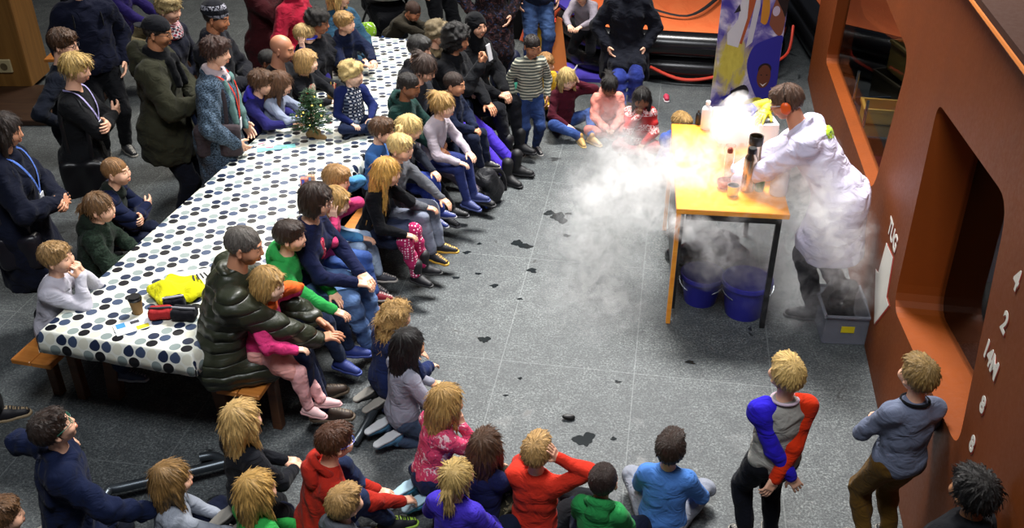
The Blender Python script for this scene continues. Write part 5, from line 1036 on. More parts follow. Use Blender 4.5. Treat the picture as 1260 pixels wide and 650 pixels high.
person('woman with glasses and tied hair in a dark grey cardigan', 522, 84, 'w', 1.66, 'bench', 112, (-4, -24, 0), (14, 0), 0, ('bun', '3a2a22'), FAIR, ('jacket', cloth('26282f')), bottom=('trousers', cloth('766c78')), shoes=('shoe', '101014', '2a2a2e'), hands=('lap', 'lap'), glasses='2a1a1a', feet=((.04, .44, .10), (-.02, .38, .05)))
person('small dark-haired boy in navy in front of the woman filming', 559, 104, 'c', 1.06, 'bench', 114, (-6, -4, 0), (4, 0), 0, ('crop', '2a1a12'), 'c8906c', ('jacket', cloth('141c34')), bottom=('trousers', NV), hands=('lap', 'lap'), seat=.55)
dP = person('woman with big black curly hair filming with a phone, in purple leggings', 563, 48, 'w', 1.68, 'bench', 116, (-6, -10, 0), (8, 0), 0, ('afro', '0c0908'), TAN, ('jacket', cloth('131418')), bottom=('leggings', cloth('4a34b4')), shoes=('boot', '101014', '18181c'), hands=('phone', 'lap'), feet=((.07, .40, .05), (-.03, .42, .05)))
dH = person('smiling woman in a black hijab at the far end of the bench', 586, 32, 'w', 1.66, 'bench', 128, (10, 0, 0), (4, 0), 0, ('none', '0a0a0c'), 'c8987c', ('coat', cloth('0c0d11')), bottom=('trousers', cloth('15161c')), shoes=('boot', '101014', '18181c'), hands=('lap', 'lap'))
def hijab(d, mat):
    c, R, h = d['C'], d['R'], d['hr']; wear(d, 'hijab', [el(c + R @ V3(0, -.016, .028) * h, (.094 * h, .112 * h, .104 * h), R), rc(c + R @ V3(0, -.02, -.04) * h, d['N'], .085 * h, .085, k=.03), el(d['N'] + V3(0, .01, -.02), (.13, .10, .07), k=.05), el(c + R @ V3(0, .13, -.018) * h, (.060 * h, .075 * h, .078 * h), R, k=.01, sub=True)], mat, .008, .003, 60)
hijab(dH, cloth('0d0e12'))
def phone(d, s=1):
    w_ = d['wr'][s]; dv = nrm(w_ - d['el'][s]); c = w_ + dv * .085 + V3(0, .035, .02); p = RZ(-d['face']) @ c + d['base']; o = empty('phone', p, -math.radians(d['face'])); b = MB(); b.box((0, 0, .02), (.072, .009, .145), bev=.003, R=RX(12)); b.build('phone_body', plain('white_phone', 'c8c8cc', .3), o); b = MB(); b.box((0, -.0058, .019), (.064, .002, .128), R=RX(12)); b.build('screen', plain('phone_screen', '14161c', .1), o); return o
tag(phone(dP), 'white phone held up by the woman with big curly hair', 'phone')
person('person with a grey knitted hat and dark coat behind the glasses woman', 516, 60, 'w', 1.58, 'bench', 105, (0, -10, 0), (10, 0), 0, ('short', '22201e'), FAIR, ('coat', cloth('1a1b20')), hands=('lap', 'lap'), seat=.5, see=False)
K = PEOPLE[-1]
dF = person('person in a coat with a fur-trimmed hood behind the woman filming', 539, 42, 'w', 1.50, 'bench', 100, (0, -6, 0), (8, 0), 0, ('curly', '7a6a4c'), FAIR, ('coat', cloth('17181c')), seat=.5, hands=('lap', 'lap'), see=False)
wear(dF, 'fur_trim', [tr(dF['N'] + V3(0, -.02, .02), RX(-25), .085, .045)], hairmat('7a6a4c', True), .010, .012, 80, attr=True)
# ---- floor crowd at the back
person('boy standing in a grey and cream striped sweater and jeans behind the seated children', 655, 57, 'c', 1.20, 'stand', 168, (-12, -12, 0), (2, 0), 0, ('crop', '1c120e'), 'a87452', ('sweater', cloth('4e5450', 'stripe', 'b0ae9c')), bottom=('jeans', cloth('1e2c50', 'denim', '30487c')), shoes=('shoe', '18181e', 'b8b4b0'), hands=('side', 'side'))
person('child in a yellow top peeking from behind the striped-sweater boy', 672, 78, 'c', 1.10, 'kneel', 160, (-4, -10, 0), (2, 0), 0, ('short', '9a7040'), FAIR, ('shirt', cloth('c8a030')), bottom=('trousers', cloth('1f3a38')), hands=('lap', 'lap'))
person('fair-haired girl in a maroon hoodie holding her ears, cross-legged in jeans', 698, 97, 'c', 1.22, 'kneesup', 150, (4, -14, 8), (6, 0), 0, ('half', 'c0a468'), PALE, ('hoodie', cloth('4a1624')), hood=cloth('4a1624'), bottom=('jeans', JB), shoes=('shoe', 'a8803c', 'c8a860'), hands=('rest', 'ear'), feet=((.02, .30, .05, (1.2, .6, .7)), (-.05, .36, .06, (-.8, .6, .9))))
dG = person('dark-haired girl in a salmon pink coat seated on the floor with bare knees', 750, 106, 'c', 1.14, 'cross', 176, (0, -22, 0), (10, 0), 0, ('bun', '120c0a'), BRN, ('coat', cloth('e89080')), bottom=('trousers', cloth('c87a70')), shoes=('shoe', 'a85040', 'c8b8a8'), hands=('lap', 'lap'), hood=cloth('e89a8a'), thick=.02)
person('dark-haired girl in a red and white patterned jacket with a finger at her mouth', 790, 121, 'c', 1.14, 'cross', 186, (0, -10, 0), (4, 0), 0, ('half', '120c0a'), BRN, ('jacket', cloth('b02c2c', 'nordic', 'e0b8b4')), bottom=('trousers', cloth('8a2430')), shoes=('shoe', '6a2a2a', 'c8b8a8'), hands=('mouth', 'lap'), thick=.016)
person('sandy-haired boy in a blue top on the floor beyond the orange table', 838, 152, 'c', 1.12, 'cross', 150, (-20, -22, 0), (12, 0), 0, ('short', SAND), FAIR, ('shirt', cloth('2c4c9a')), bottom=('trousers', NV), hands=('lap', 'lap'))
dR_ = person('adult in a dark coat and blue jeans sitting on the inflatable rim', 775, -26, 'w', 1.70, 'bench', 182, (0, 0, 0), (0, 0), 0, ('bob', DBRN), FAIR, ('coat', cloth('14161f')), bottom=('jeans', cloth('1f2a6a', 'denim', '3a4ca0')), shoes=('boot', '5a3a24', '3a281c'), hands=('pocket', 'pocket'), seat=.56, thick=.03, see=False, feet=((.02, .32, .05), (-.04, .22, .05)))
wear(dR_, 'coat_skirt', [el(dR_['P'] + V3(s * .20, .04, -.12), (.05, .16, .22), RY(s * -10), k=.06) for s in (1, -1)] + [el(dR_['P'] + V3(0, -.08, -.05), (.24, .14, .12), k=.06)], cloth('14161f'), None, .008, 40)
person('child in a grey hoodie climbing on the orange sheet of the inflatable', 716, -8, 'c', 1.15, 'kneel', 200, (0, -10, 0), (30, 0), 0, ('short', BROWN), FAIR, ('hoodie', cloth('8a828c')), bottom=('trousers', DK), hands=('table', 'table'), lift=.52, see=False)
person('person in faded blue jeans standing by the black display board', 663, -85, 'm', 1.72, 'stand', 170, (0, 0, 0), (0, 0), 0, ('short', BROWN), FAIR, ('jacket', cloth('1a2236')), bottom=('jeans', cloth('24365c', 'denim', '5a78ac')), hands=('side', 'side'), see=False)
person('person in dark trousers standing beyond the table end, only the legs in view', 538, -100, 'm', 1.76, 'stand', 150, (0, 0, 0), (0, 0), 0, ('short', DBRN), FAIR, ('jacket', DK), bottom=('trousers', BK), shoes=('boot', '101014', '18181c'), hands=('side', 'side'), see=False)
person('person in a dark patterned coat standing behind the woman in the hijab', 604, -60, 'w', 1.66, 'stand', 170, (0, 0, 0), (0, 0), 0, ('bob', DBRN), FAIR, ('coat', cloth('1c1418', 'floral', '4a3030', '26304a')), hem=-.28, bottom=('trousers', BK), hands=('pocket', 'pocket'), see=False)
person('child bending down beside the pushchair in a brown coat and jeans', 508, 14, 'c', 1.12, 'stand', 120, (0, -30, 0), (42, 0), 0, ('crop', '3a2216'), 'b87a58', ('jacket', cloth('2c2820')), bottom=('jeans', cloth('26407a', 'denim', '4468a8')), hands=('reach', 'reach'), thick=.016)
# ---- on and around the far end of the table
person('toddler with blond curls in a black and white checked top sitting on the table', 433, 92, 'c', .98, 'cross', 150, (-44, 0, 0), (2, 0), 0, ('curly', BLOND), PALE, ('shirt', cloth('16203c', 'check', 'e0e0e4', '5a6478', sc=1.6)), sleeves=cloth('1a2456'), bottom=('leggings', cloth('16203a')), shoes=('boot', '2c3a50', '1c2430'), hands=('rest', 'rest'), lift=.76)
person('boy in a navy jacket and dark red trousers kneeling at the table end', 424, 28, 'c', 1.26, 'kneel', 130, (-20, -4, 8), (14, 10), 0, ('short', 'a8824c'), FAIR, ('jacket', cloth('121a34')), bottom=('trousers', cloth('5a1a2c')), hands=('table', 'table'), lift=.55, thick=.02)
dB = PEOPLE[-1]
person('woman with dark curly hair and glasses in a black jacket behind the masked child', 391, 27, 'w', 1.62, 'bench', 120, (-20, -6, 0), (6, 0), 0, ('curly', '120d0b'), 'a06a4c', ('jacket', cloth('17181d')), bottom=('trousers', BK), hands=('lap', 'lap'), glasses='1a1a1e', seat=.55)
person('blonde long-haired woman at the top behind the navy-jacketed boy', 418, -6, 'w', 1.66, 'bench', 130, (-20, -4, 0), (4, 0), 0, ('long', 'd0ac68'), FAIR, ('coat', cloth('2a4a60')), bottom=('trousers', BK), hands=('lap', 'lap'), seat=.55)
person('blond child wearing a blue mask and holding an ear beside the curly-haired woman', 375, 44, 'c', 1.18, 'bench', 112, (-14, -8, 6), (6, 0), 0, ('short', 'c0a068'), PALE, ('sweater', cloth('221e58')), bottom=('trousers', NV), hands=('ear', 'lap'), lens='2c3cb8', seat=.66)
person('bald man in a black sweater leaning forward behind the children at the table', 347, 60, 'm', 1.80, 'bench', 108, (-12, -14, 0), (12, 0), 0, ('bald', '4a3a30'), 'c08868', ('sweater', cloth('101116')), bottom=('trousers', BK), hands=('rest', 'rest'), seat=.42)
person('dark-skinned smiling child beside the bald man', 331, 76, 'c', 1.20, 'bench', 112, (-8, -10, 0), (10, 0), 0, ('crop', '0c0807'), '7a4c32', ('jacket', cloth('14151a')), bottom=('trousers', BK), hands=('table', 'table'), seat=.55)
person('brown-haired boy in a purple-blue hoodie kneeling at the left table edge', 322, 102, 'c', 1.22, 'bench', 100, (-4, -8, 0), (18, 0), 0, ('messy', BROWN), FAIR, ('hoodie', cloth('262460')), hood=cloth('3c36b0'), bottom=('trousers', NV), hands=('table', 'table'), seat=.60)
person('small brown-haired girl in pale grey next to the purple-hooded boy', 345, 103, 'c', 1.08, 'bench', 98, (-10, -14, 0), (14, 0), 0, ('half', '5c3c24'), FAIR, ('shirt', cloth('8a93a8')), bottom=('trousers', cloth('4a5a80')), hands=('table', 'table'), seat=.63)
dC = person('blond child in a black sweater with a red and cream picture on the chest', 377, 76, 'c', 1.16, 'bench', 110, (-24, -4, 0), (6, 0), 0, ('bob', 'b8925a'), PALE, ('sweater', cloth('121318')), bottom=('trousers', NV), hands=('table', 'table'), seat=.64)
wear(dC, 'chest_print', [el(dC['chest'] + V3(0, .072, -.01), (.055, .022, .065), k=.01)], cloth('a8a08c', 'floral', 'a02828', '1a1a1e'), .008)
# ---- standing row at the left
dK = person('woman in a dark navy coat with a blue lanyard at the left edge', 6, 160, 'w', 1.68, 'stand', 82, (0, -10, 0), (4, 0), 0, ('half', '24160f'), 'c89070', ('coat', cloth('101424')), hem=-.24, bottom=('trousers', BK), shoes=('boot', '141418', '1c1c20'), hands=('clasp', 'clasp'), thick=.028); lanyard(dK, '5070c0', .26, .010)
dS = person('woman with short blond hair, black top and white lanyard, arms folded', 93, 84, 'w', 1.68, 'stand', 84, (6, -12, 0), (6, 0), 0, ('lady', 'cca964'), FAIR, ('sweater', cloth('121316')), hem=-.10, bottom=('trousers', BK), shoes=('boot', '141418', '1c1c20'), hands=('crossed', 'crossed')); lanyard(dS, 'b0a8dc', .22, .009)
def shoulder_bag(d, s, mat, label, size=(.05, .15, .13), z=-.52):
    N_, q = d['N'], d['q']; o = empty('shoulder_bag', d['base'], -math.radians(d['face'])); tag(o, label, 'bag'); c = N_ + V3(s * .185, .0, z); vs, fs = polygonise([bxp(c, size, rad=.035)], .010, ripple(.008, 40, 3)); link('bag_body', mesh_np('bag_body', vs, fs, mat), o)
    b = MB(); b.tube(smooth_path([c + V3(0, -.08, size[2] * .8), N_ + V3(s * .16, -.08, -.1), N_ + V3(s * .10, 0, .0), N_ + V3(s * .16, .085, -.1), c + V3(0, .08, size[2] * .8)], 5), .016, 6, flat=.35, up=V3(1, 0, 0)); b.build('strap', mat, o, True); return o
shoulder_bag(dS, 1, plain('black_leather', '141316', .4), 'large black shoulder bag of the short-haired blond woman', (.06, .17, .15), -.62); shoulder_bag(dK, 1, plain('dark_leather', '1c1a22', .35), 'dark handbag on the arm of the woman at the left edge', (.05, .15, .12), -.60)
person('bearded man with glasses in a dark sweater, hand on hip, behind the blond woman', 78, 54, 'm', 1.70, 'stand', 84, (8, -10, 0), (5, 0), 0, ('short', '4a301c'), FAIR, ('sweater', cloth('131722')), bottom=('trousers', DK), hands=('hip', 'hip'), glasses='101014')
D_ = PEOPLE[-1]
dN = person('person in a navy coat with a black backpack at the top left', 96, -22, 'm', 1.80, 'stand', 150, (0, 0, 0), (2, 0), 0, ('short', DBRN), FAIR, ('jacket', cloth('171a2c')), bottom=('trousers', BK), hands=('side', 'side'), thick=.03, see=False)
def worn_pack(d, col, label):
    o = empty('backpack', d['base'], -math.radians(d['face'])); tag(o, label, 'backpack'); c = d['chest'] + V3(0, -.24, .0); vs, fs = polygonise([bxp(c, (.15, .085, .22), rad=.06)], .012, ripple(.006, 45, 7)); link('bag_body', mesh_np('bag_body', vs, fs, cloth(col)), o)
    for q in (-1, 1): b = MB(); b.tube(smooth_path([c + V3(q * .09, .06, .16), d['N'] + V3(q * .11, -.02, -.015), d['chest'] + V3(q * .12, .135, .03), c + V3(q * .13, .10, -.16)], 5), .022, 6, flat=.3, up=V3(1, 0, 0)); b.build('shoulder_strap', cloth(col), o, True)
worn_pack(dN, '0f1016', 'black backpack worn by the person in the navy coat at the top left')
person('person in a purple hoodie and khaki trousers sitting on the short bench', 146, -34, 'm', 1.72, 'bench', 95, (0, 0, 0), (10, 0), 0, ('short', DBRN), FAIR, ('hoodie', cloth('2c2260')), bottom=('trousers', cloth('6a6048')), shoes=('shoe', '141418', 'b0aca4'), hands=('knee', 'knee'), see=False, feet=((.06, .30, .05), (.12, .24, .27, (-1, .6, .4))))
PM = cloth('2e2e22'); dPk = person('man in an olive parka, backward cap and glasses standing by the table', 194, 40, 'm', 1.82, 'stand', 88, (4, -10, 0), (4, 0), 0, ('crop', '1c1410'), 'b07a58', ('parka', PM), hem=-.13, bottom=('trousers', cloth('10121c')), shoes=('shoe', '5a4030', '8a7a68'), hands=('clasp', 'clasp'), glasses='18181c', thick=.035)
scarf(dPk, cloth('0e0f12'), .035, .22); c, R, h = dPk['C'], dPk['R'], dPk['hr']
wear(dPk, 'cap', [el(c + R @ V3(0, -.012, .045) * h, (.088 * h, .106 * h, .088 * h), R), pl(-R[:, 2], -(c + R @ V3(0, 0, .035) * h) @ R[:, 2]), el(c + R @ V3(0, -.125, .036) * h, (.06 * h, .055 * h, .008), R, k=.01)], cloth('15161b'), .006)
wear(dPk, 'fur_hood', [tr(dPk['N'] + V3(0, -.05, .0), RX(-35), .12, .05), el(dPk['N'] + V3(0, -.14, -.06), (.13, .06, .12), k=.04)], PM, .010, .008, 60)
dSc = person('woman in a blue-grey patterned coat, pale scarf and red lanyard', 266, 64, 'w', 1.70, 'stand', 86, (4, -8, 0), (5, 0), 0, ('messy', '3a1f14'), FAIR, ('coat', cloth('1e2a34', 'melange', '5a6c80')), hem=-.30, bottom=('trousers', BK), shoes=('boot', '5a4030', '3a2a20'), hands=('pocket', 'pocket'), thick=.03)
scarf(dSc, cloth('b8a8ac'), .030, 0); wear(dSc, 'shawl_end', [el(dSc['N'] + V3(.10, .12, -.20), (.035, .028, .20), RX(6), k=.03), el(dSc['N'] + V3(-.08, .14, -.24), (.05, .024, .24), RX(8), k=.03)], cloth('5f7f7c'), .008, .004, 50); lanyard(dSc, 'c8301c', .34, .011)
shoulder_bag(dSc, 1, cloth('3c3438'), 'dark grey cloth bag at the hip of the woman with the pale scarf', (.05, .18, .13), -.46)
dBe = person('man in a patterned beanie and dark coat behind the scarf-wearing woman', 266, 22, 'm', 1.74, 'stand', 96, (0, -14, 0), (5, 0), 0, ('crop', '18100c'), 'a8704e', ('coat', cloth('14151b')), hem=-.2, bottom=('trousers', BK), hands=('clasp', 'clasp'), thick=.03)
c, R, h = dBe['C'], dBe['R'], dBe['hr']; wear(dBe, 'beanie', [el(c + R @ V3(0, -.02, .050) * h, (.092 * h, .112 * h, .098 * h), R), pl(-R[:, 2], -(c + R @ V3(0, 0, .025) * h) @ R[:, 2])], cloth('17181e', 'nordic', '8a8a94', sc=2), .007, .002, 80); scarf(dBe, cloth('22242c'), .034)
dPl = person('person with curly blond hair and a plaid scarf behind the parka man', 208, 12, 'w', 1.66, 'stand', 110, (0, -10, 0), (8, 0), 0, ('curly', 'a08a5c'), FAIR, ('coat', cloth('1a1c28')), hem=-.15, hands=('pocket', 'pocket'), see=False); scarf(dPl, cloth('c0b0b4', 'check', '8a2838', '2a2a38', sc=1.4), .045)
dMa = person('person in a maroon coat holding up a phone at the top', 322, -36, 'w', 1.70, 'stand', 104, (0, 0, 0), (4, 0), 0, ('long', '2e1d13'), FAIR, ('coat', cloth('3c1418')), hem=-.22, bottom=('trousers', BK), hands=('phone', 'clasp'), thick=.026, see=False); tag(phone(dMa), 'pale phone held up by the person in the maroon coat', 'phone')
person('person in a bright red coat at the top behind the masked child', 362, -20, 'w', 1.62, 'stand', 112, (0, 0, 0), (4, 0), 0, ('bob', '2e1d13'), FAIR, ('coat', cloth('a01c34')), hem=-.2, bottom=('trousers', BK), hands=('pocket', 'pocket'), thick=.026, see=False)
person('fair-haired boy with navy quilted sleeves resting folded arms on the table', 143, 212, 'c', 1.32, 'bench', 84, (10, 2, 0), (22, 0), 0, ('crop', '8a6238'), FAIR, ('jacket', cloth('1c221e')), sleeves=cloth('121a36', 'quilt'), bottom=('trousers', NV), hands=('crossed', 'crossed'), thick=.022)
person('girl with a brown ponytail in a dark green coat at the table', 123, 256, 'c', 1.26, 'bench', 80, (12, -2, 0), (16, 0), 0, ('pony', '6e4e2c', 'e8e8e8'), FAIR, ('coat', cloth('172019', 'melange', '26352a')), hood=cloth('172019'), bottom=('trousers', NV), hands=('rest', 'rest'), thick=.022)
person('boy in a whitish shirt, elbows on the table, hands at his mouth', 70, 318, 'c', 1.28, 'bench', 84, (8, 4, 0), (16, 0), 0, ('short', 'a07c4c'), FAIR, ('shirt', cloth('c2c0cc')), bottom=('jeans', JD), shoes=('shoe', '26304a', '8a8a90'), hands=('mouth', 'mouth'))
person('boy with green glasses in a navy coat squatting at the bottom left', 66, 528, 'c', 1.46, 'kneel', 62, (-6, 22, 0), (8, 0), 0, ('short', '2a190f'), FAIR, ('coat', cloth('111a36')), bottom=('trousers', cloth('161a28')), hands=({'as': 'rest', 'to': (.17, .22, -.22)}, {'as': 'rest', 'to': (.27, -.02, -.14)}), glasses='1f6a54', lift=.10, collar=True)
person('curly brown-haired child at the bottom left corner, only the head in view', 2, 636, 'c', 1.2, 'kneel', 60, (0, 0, 0), (6, 0), 0, ('short', '6a4a2e'), FAIR, ('shirt', DK), hands=('lap', 'lap'))
o = person('person at the left edge, only one dark shoe with a tan sole showing', 0, 0, 'm', 1.75, 'stand', 80, (0, 0, 0), (0, 0), 0, ('short', BROWN), FAIR, ('jacket', DK), bottom=('trousers', BK), shoes=('shoe', '17151c', '9a8668'), hands=('side', 'side'), see=False, at=W(-58, 536, 0), feet=((.05, .05, .048), (-.06, .14, .048)))
# ---- children on the floor, nearest to the camera
person('child with curly sandy hair in a dark blue coat kneeling beside the long-black-haired girl', 487, 388, 'c', 1.18, 'kneel', 56, (8, -6, 0), (8, 0), 0, ('longc', SAND), FAIR, ('coat', cloth('1b2750')), bottom=('trousers', cloth('1b2444')), hands=('rest', 'rest'))
person('girl with long straight black hair in a light grey sweater kneeling on the floor', 503, 424, 'c', 1.22, 'kneel', 60, (4, -2, 0), (6, 0), 0, ('longstraight', '0c0808'), 'c8946e', ('sweater', cloth('8d8e9c')), bottom=('trousers', cloth('3c4a60')), shoes=('shoe', '4a7a9c', 'b0b4b8'), hands=('rest', 'rest'))
person('blond girl in a pink flowered top, chin on her hands', 549, 494, 'c', 1.20, 'kneel', 58, (-6, -4, 0), (12, 0), 0, ('half', SAND), FAIR, ('shirt', cloth('cc4468', 'floral', 'e0c0c4', '8a3050')), bottom=('skirt', cloth('4a7a9c'), cloth('1c2444')), shoes=('shoe', '4a9ac0', 'a0c0d0'), hands=('cheek', 'cheek'))
person('girl with long brown hair in a dark navy top, second row from the bottom', 598, 549, 'c', 1.16, 'kneesup', 28, (0, 4, 0), (8, 0), 0, ('long', '4c3220'), FAIR, ('sweater', cloth('161a40')), bottom=('trousers', cloth('2c2a20', 'floral', '7a7258', '14140f')), shoes=('shoe', '3a342c', '6a6450'), hands=('knee', 'knee'), feet=((.14, .30, .05), (.06, .30, .05)))
person('girl with a blond ponytail in a bright purple top at the bottom', 562, 588, 'c', 1.20, 'cross', 24, (0, 6, 0), (4, 0), 0, ('pony', 'c0a060', 'e8d8c0'), FAIR, ('shirt', cloth('4030b0')), bottom=('trousers', NV), hands=('rest', 'rest'))
person('blond boy in a red long-sleeved top with elbows raised and hands to his head', 661, 556, 'c', 1.22, 'cross', 22, (0, 8, 0), (2, 0), 0, ('short', 'b08a54'), FAIR, ('shirt', cloth('c02e1e')), bottom=('trousers', DK), hands=({'as': 'temple', 'pole': (1, .1, -.15)}, 'cheek'))
person('dark-haired boy in a green hoodie with a blue patched shoulder band', 742, 592, 'c', 1.10, 'cross', 20, (0, 4, 0), (6, 0), 0, ('crop', '24140e'), FAIR, ('hoodie', cloth('2a8a48')), hood=cloth('2a8a48'), bottom=('trousers', NV), hands=('lap', 'lap'))
person('dark-haired boy in a light blue sweater sitting apart at the bottom', 825, 552, 'c', 1.20, 'cross', 14, (4, 10, 2), (2, 0), 0, ('short', '2a180e'), FAIR, ('sweater', cloth('4c7cc4')), bottom=('trousers', cloth('8a8e9a')), hands=('rest', 'lap'))
person('boy in a red hooded sweater and blue glasses sitting with knees up', 412, 544, 'c', 1.42, 'kneesup', 62, (-4, -4, 0), (16, 0), 0, ('short', '4e2c18'), FAIR, ('hoodie', cloth('a8281c')), hood=cloth('a8281c'), bottom=('jeans', cloth('1a2440', 'denim', '33446c')), shoes=('shoe', '1c1c22', '9ac040'), hands=('knee', 'lap'), glasses='3c4cc0')
person('small sandy-haired boy in a grey hoodie in front of the red-hooded boy', 424, 620, 'c', 1.08, 'cross', 36, (0, 2, 0), (6, 0), 0, ('short', 'a88450'), FAIR, ('hoodie', cloth('5c6068')), hood=cloth('5c6068'), bottom=('trousers', NV), hands=('lap', 'lap'))
person('blond girl in a green top at the bottom beside the small grey-hooded boy', 316, 603, 'c', 1.26, 'cross', 48, (4, 2, 0), (4, 0), 0, ('long', 'c49a54'), FAIR, ('shirt', cloth('2f9a46')), bottom=('trousers', NV), hands=('lap', 'lap'))
person('blond girl with shoulder-length hair in a black top below the leather-jacketed man', 298, 516, 'c', 1.28, 'kneel', 46, (0, 2, 0), (2, 0), 0, ('long', 'd0a868'), FAIR, ('sweater', cloth('14161c')), bottom=('trousers', BK), hands=('lap', 'lap'), lift=.12)
person('girl with long wavy fair-brown hair in a pale grey sweater at the bottom left', 212, 590, 'c', 1.24, 'cross', 66, (2, 2, 0), (6, 0), 0, ('long', '8f6c3c'), FAIR, ('sweater', cloth('9aa0ac')), bottom=('trousers', NV), hands=('knee', 'rest'))
# ---- by the steel wall
dRg = person('blond boy standing in a grey sweater with one blue and one red sleeve', 968, 462, 'c', 1.26, 'stand', 350, (-2, 4, 0), (0, 0), 0, ('short', 'd0ac68'), FAIR, ('sweater', cloth('a09e98')), sleeves=(cloth('c8300f'), cloth('2c1ec0')), bottom=('trousers', cloth('0d0f18')), hands=('back', 'back'))
def strap_neck(d, c1_, c2_): wear(d, 'neck_strap', [tr(d['N'] + V3(0, -.002, .012 * d['q']), RX(-10), .050 * d['q'], .008)], cloth(c1_), .0045)
strap_neck(dRg, 'c8b4c4', None)
dGy = person('fair-haired boy in a blue-grey sweater and ochre trousers by the wall', 1130, 463, 'c', 1.28, 'stand', 350, (-6, 4, 0), (0, 0), 0, ('short', '8f7240'), FAIR, ('sweater', cloth('6a7288')), bottom=('trousers', cloth('5c4218')), hands=('clasp', 'clasp'))
strap_neck(dGy, '101014', None)
person('person with dark curly hair at the bottom right corner, only the head in view', 1198, 606, 'c', 1.34, 'stand', 345, (0, 0, 0), (2, 0), 0, ('messy', '0e0b0a'), 'a87854', ('jacket', cloth('101116')), bottom=('trousers', BK), hands=('side', 'side'), see=False)
# ---- the presenter
COAT = cloth('dcd8f0')
dPr = person('presenter in a white lab coat and orange ear defenders', 968, 126, 'm', 1.86, 'stand', 292, (2, -20, 0), (38, 0), 0, ('short', '5a4030'), 'c88c6c', ('lab_coat', COAT), hem=-.235, bottom=('trousers', cloth('14161e')), shoes=('shoe', '141418', '2a2a2c'),
    hands=({'as': 'reach', 'to': (.0, .26, -.26), 'pose': 'grip'}, {'as': 'reach', 'to': (.02, .25, -.28), 'pose': 'grip'}), thick=.022, glasses='c8ccd4', collar=True, feet=((.06, -.06, .048), (-.06, .03, .048)))
c, R, h = dPr['C'], dPr['R'], dPr['hr']
b = MB(); b.tube([c + R @ (V3(.090 * math.sin(a), -.015, .012 + .112 * math.cos(a)) * h) for a in np.linspace(-1.45, 1.45, 15)], .009, 8, flat=.5, up=R @ V3(0, 1, 0)); eb = b.build('headband', plain('black_plastic', '121214', .4), dPr['root'], True)
for s in (1, -1): wear(dPr, 'ear_cup', [el(c + R @ V3(s * .092, -.008, -.012) * h, (.022, .036, .044), R)], plain('orange_plastic', 'e05a1c', .4), .006)
wear(dPr, 'back_print', [el(dPr['chest'] + dPr['Rs'] @ V3(.02, -.137, .05), (.085, .014, .05), dPr['Rs'], k=.01)], cloth('a0c030', 'floral', '1c3a30', 'd8dce8'), .006)
# ================================================================ WHITE VAPOUR
BL = [  # point, radii, strength
    (W(903, 158, 1.17), (.15, .15, .13), 60), (W(913, 140, 1.28), (.11, .11, .13), 55), (W(893, 150, 1.10), (.13, .15, .13), 50),
    (W(875, 212, 1.00), (.42, .50, .08), 5), (W(850, 190, 1.00), (.34, .34, .14), 5), (W(832, 215, .98), (.30, .3, .14), 6), (W(925, 185, 1.05), (.28, .30, .12), 5), (W(930, 240, 1.0), (.30, .20, .06), 5),
    (W(795, 215, .90), (.32, .32, .20), 7), (W(758, 235, .66), (.32, .34, .20), 5.5), (W(800, 262, .74), (.24, .2, .12), 10), (W(725, 245, .40), (.28, .34, .22), 3.2), (W(765, 190, .7), (.28, .34, .22), 3.6),
    (W(755, 165, .55), (.26, .34, .26), 2.4), (W(745, 300, .30), (.36, .5, .30), 2.2), (W(735, 370, .14), (.42, .5, .22), 1.8), (W(700, 300, .1), (.3, .4, .15), .9),
    (W(858, 278, .80), (.20, .08, .10), 60), (W(890, 288, .76), (.18, .08, .13), 50), (W(925, 285, .76), (.14, .08, .12), 30), (W(880, 318, .58), (.22, .14, .18), 12), (W(930, 330, .35), (.3, .35, .22), 2.6), (W(960, 300, .6), (.2, .25, .3), 4),
    (W(985, 190, 1.22), (.22, .22, .14), 9), (W(998, 222, 1.15), (.20, .18, .18), 14), (W(1010, 256, 1.05), (.20, .16, .18), 14), (W(1030, 300, .85), (.20, .18, .24), 9), (W(1045, 335, .65), (.20, .20, .26), 4), (W(985, 365, .22), (.28, .34, .22), 3.5)]
BC = np.mean([b_[0] for b_ in BL], 0); BC[2] = 0
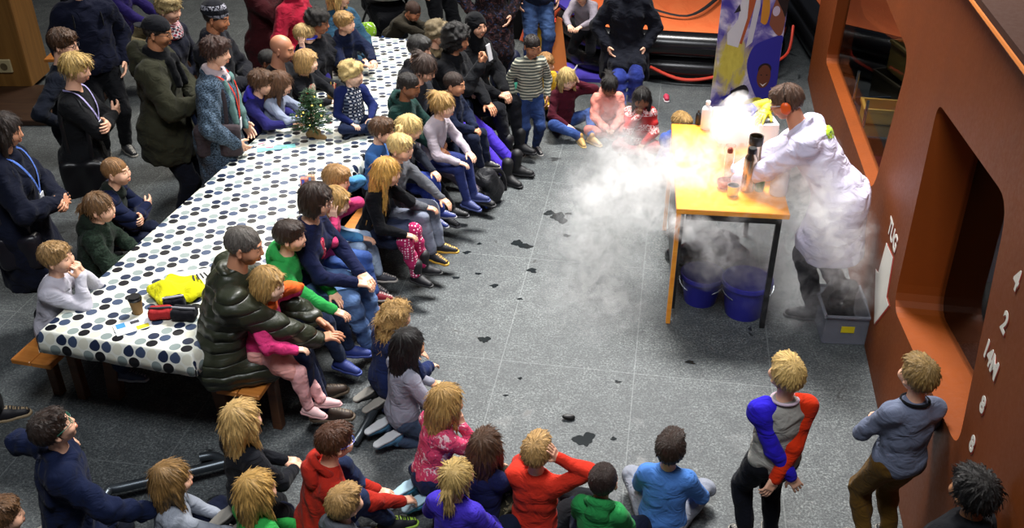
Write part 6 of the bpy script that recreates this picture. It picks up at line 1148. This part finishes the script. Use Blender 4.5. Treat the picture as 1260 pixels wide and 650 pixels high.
vs, fs = polygonise([el(p - BC, tuple(np.array(r) * 1.4), k=.08) for p, r, s in BL] + [pl((0, 0, -1), -.01), pl(-WN, -(WN @ (wpt(5, 0) - BC)) - .02)], .05)
def smoke_mat():
    m = bpy.data.materials.new('cold_vapour'); m.use_nodes = True; t = m.node_tree; n = t.nodes; n.remove(n['Principled BSDF']); out = n['Material Output']
    h = NT.__new__(NT); h.mat = m; h.t = t; h.n = n; h.b = None; h.out = out
    co = h.coord(); wn = h.add('ShaderNodeTexNoise', Scale=3.2, Detail=4, Roughness=.6); h.l(co, wn.inputs['Vector'])
    sub = h.add('ShaderNodeVectorMath', _operation='SUBTRACT'); h.l(wn.outputs['Color'], sub.inputs[0]); sub.inputs[1].default_value = (.5, .5, .5)
    ma = h.add('ShaderNodeVectorMath', _operation='MULTIPLY_ADD'); h.l(sub.outputs[0], ma.inputs[0]); ma.inputs[1].default_value = (.42, .42, .42); h.l(co, ma.inputs[2]); tot = None
    for p, r, s in BL:
        mp = h.add('ShaderNodeMapping', _vector_type='TEXTURE'); mp.inputs['Location'].default_value = tuple(p - BC); mp.inputs['Scale'].default_value = tuple(np.array(r) * 1.42); h.l(ma.outputs[0], mp.inputs[0])
        g = h.add('ShaderNodeTexGradient', _gradient_type='QUADRATIC_SPHERE'); h.l(mp.outputs[0], g.inputs[0]); q = h.math('MULTIPLY', g.outputs['Fac'], s * 1.45); tot = q if tot is None else h.math('ADD', tot, q)
    nz = h.noise(co, 7.0, 6, .68, 1.6); f = h.ramp(nz, [(.40, .03), (.50, .45), (.60, 1.6)]); d = h.math('MULTIPLY', tot, f)
    vsn = h.add('ShaderNodeVolumeScatter', Anisotropy=.1); vsn.inputs['Color'].default_value = (.84, .84, .85, 1); h.l(d, vsn.inputs['Density']); h.l(vsn.outputs[0], out.inputs['Volume']); return m
o = link('vapour_cloud', mesh_np('vapour_cloud', vs, fs, smoke_mat())); o.location = tuple(BC); tag(o, 'white cold vapour pouring over the orange table and the presenter', 'vapour', kind='stuff')
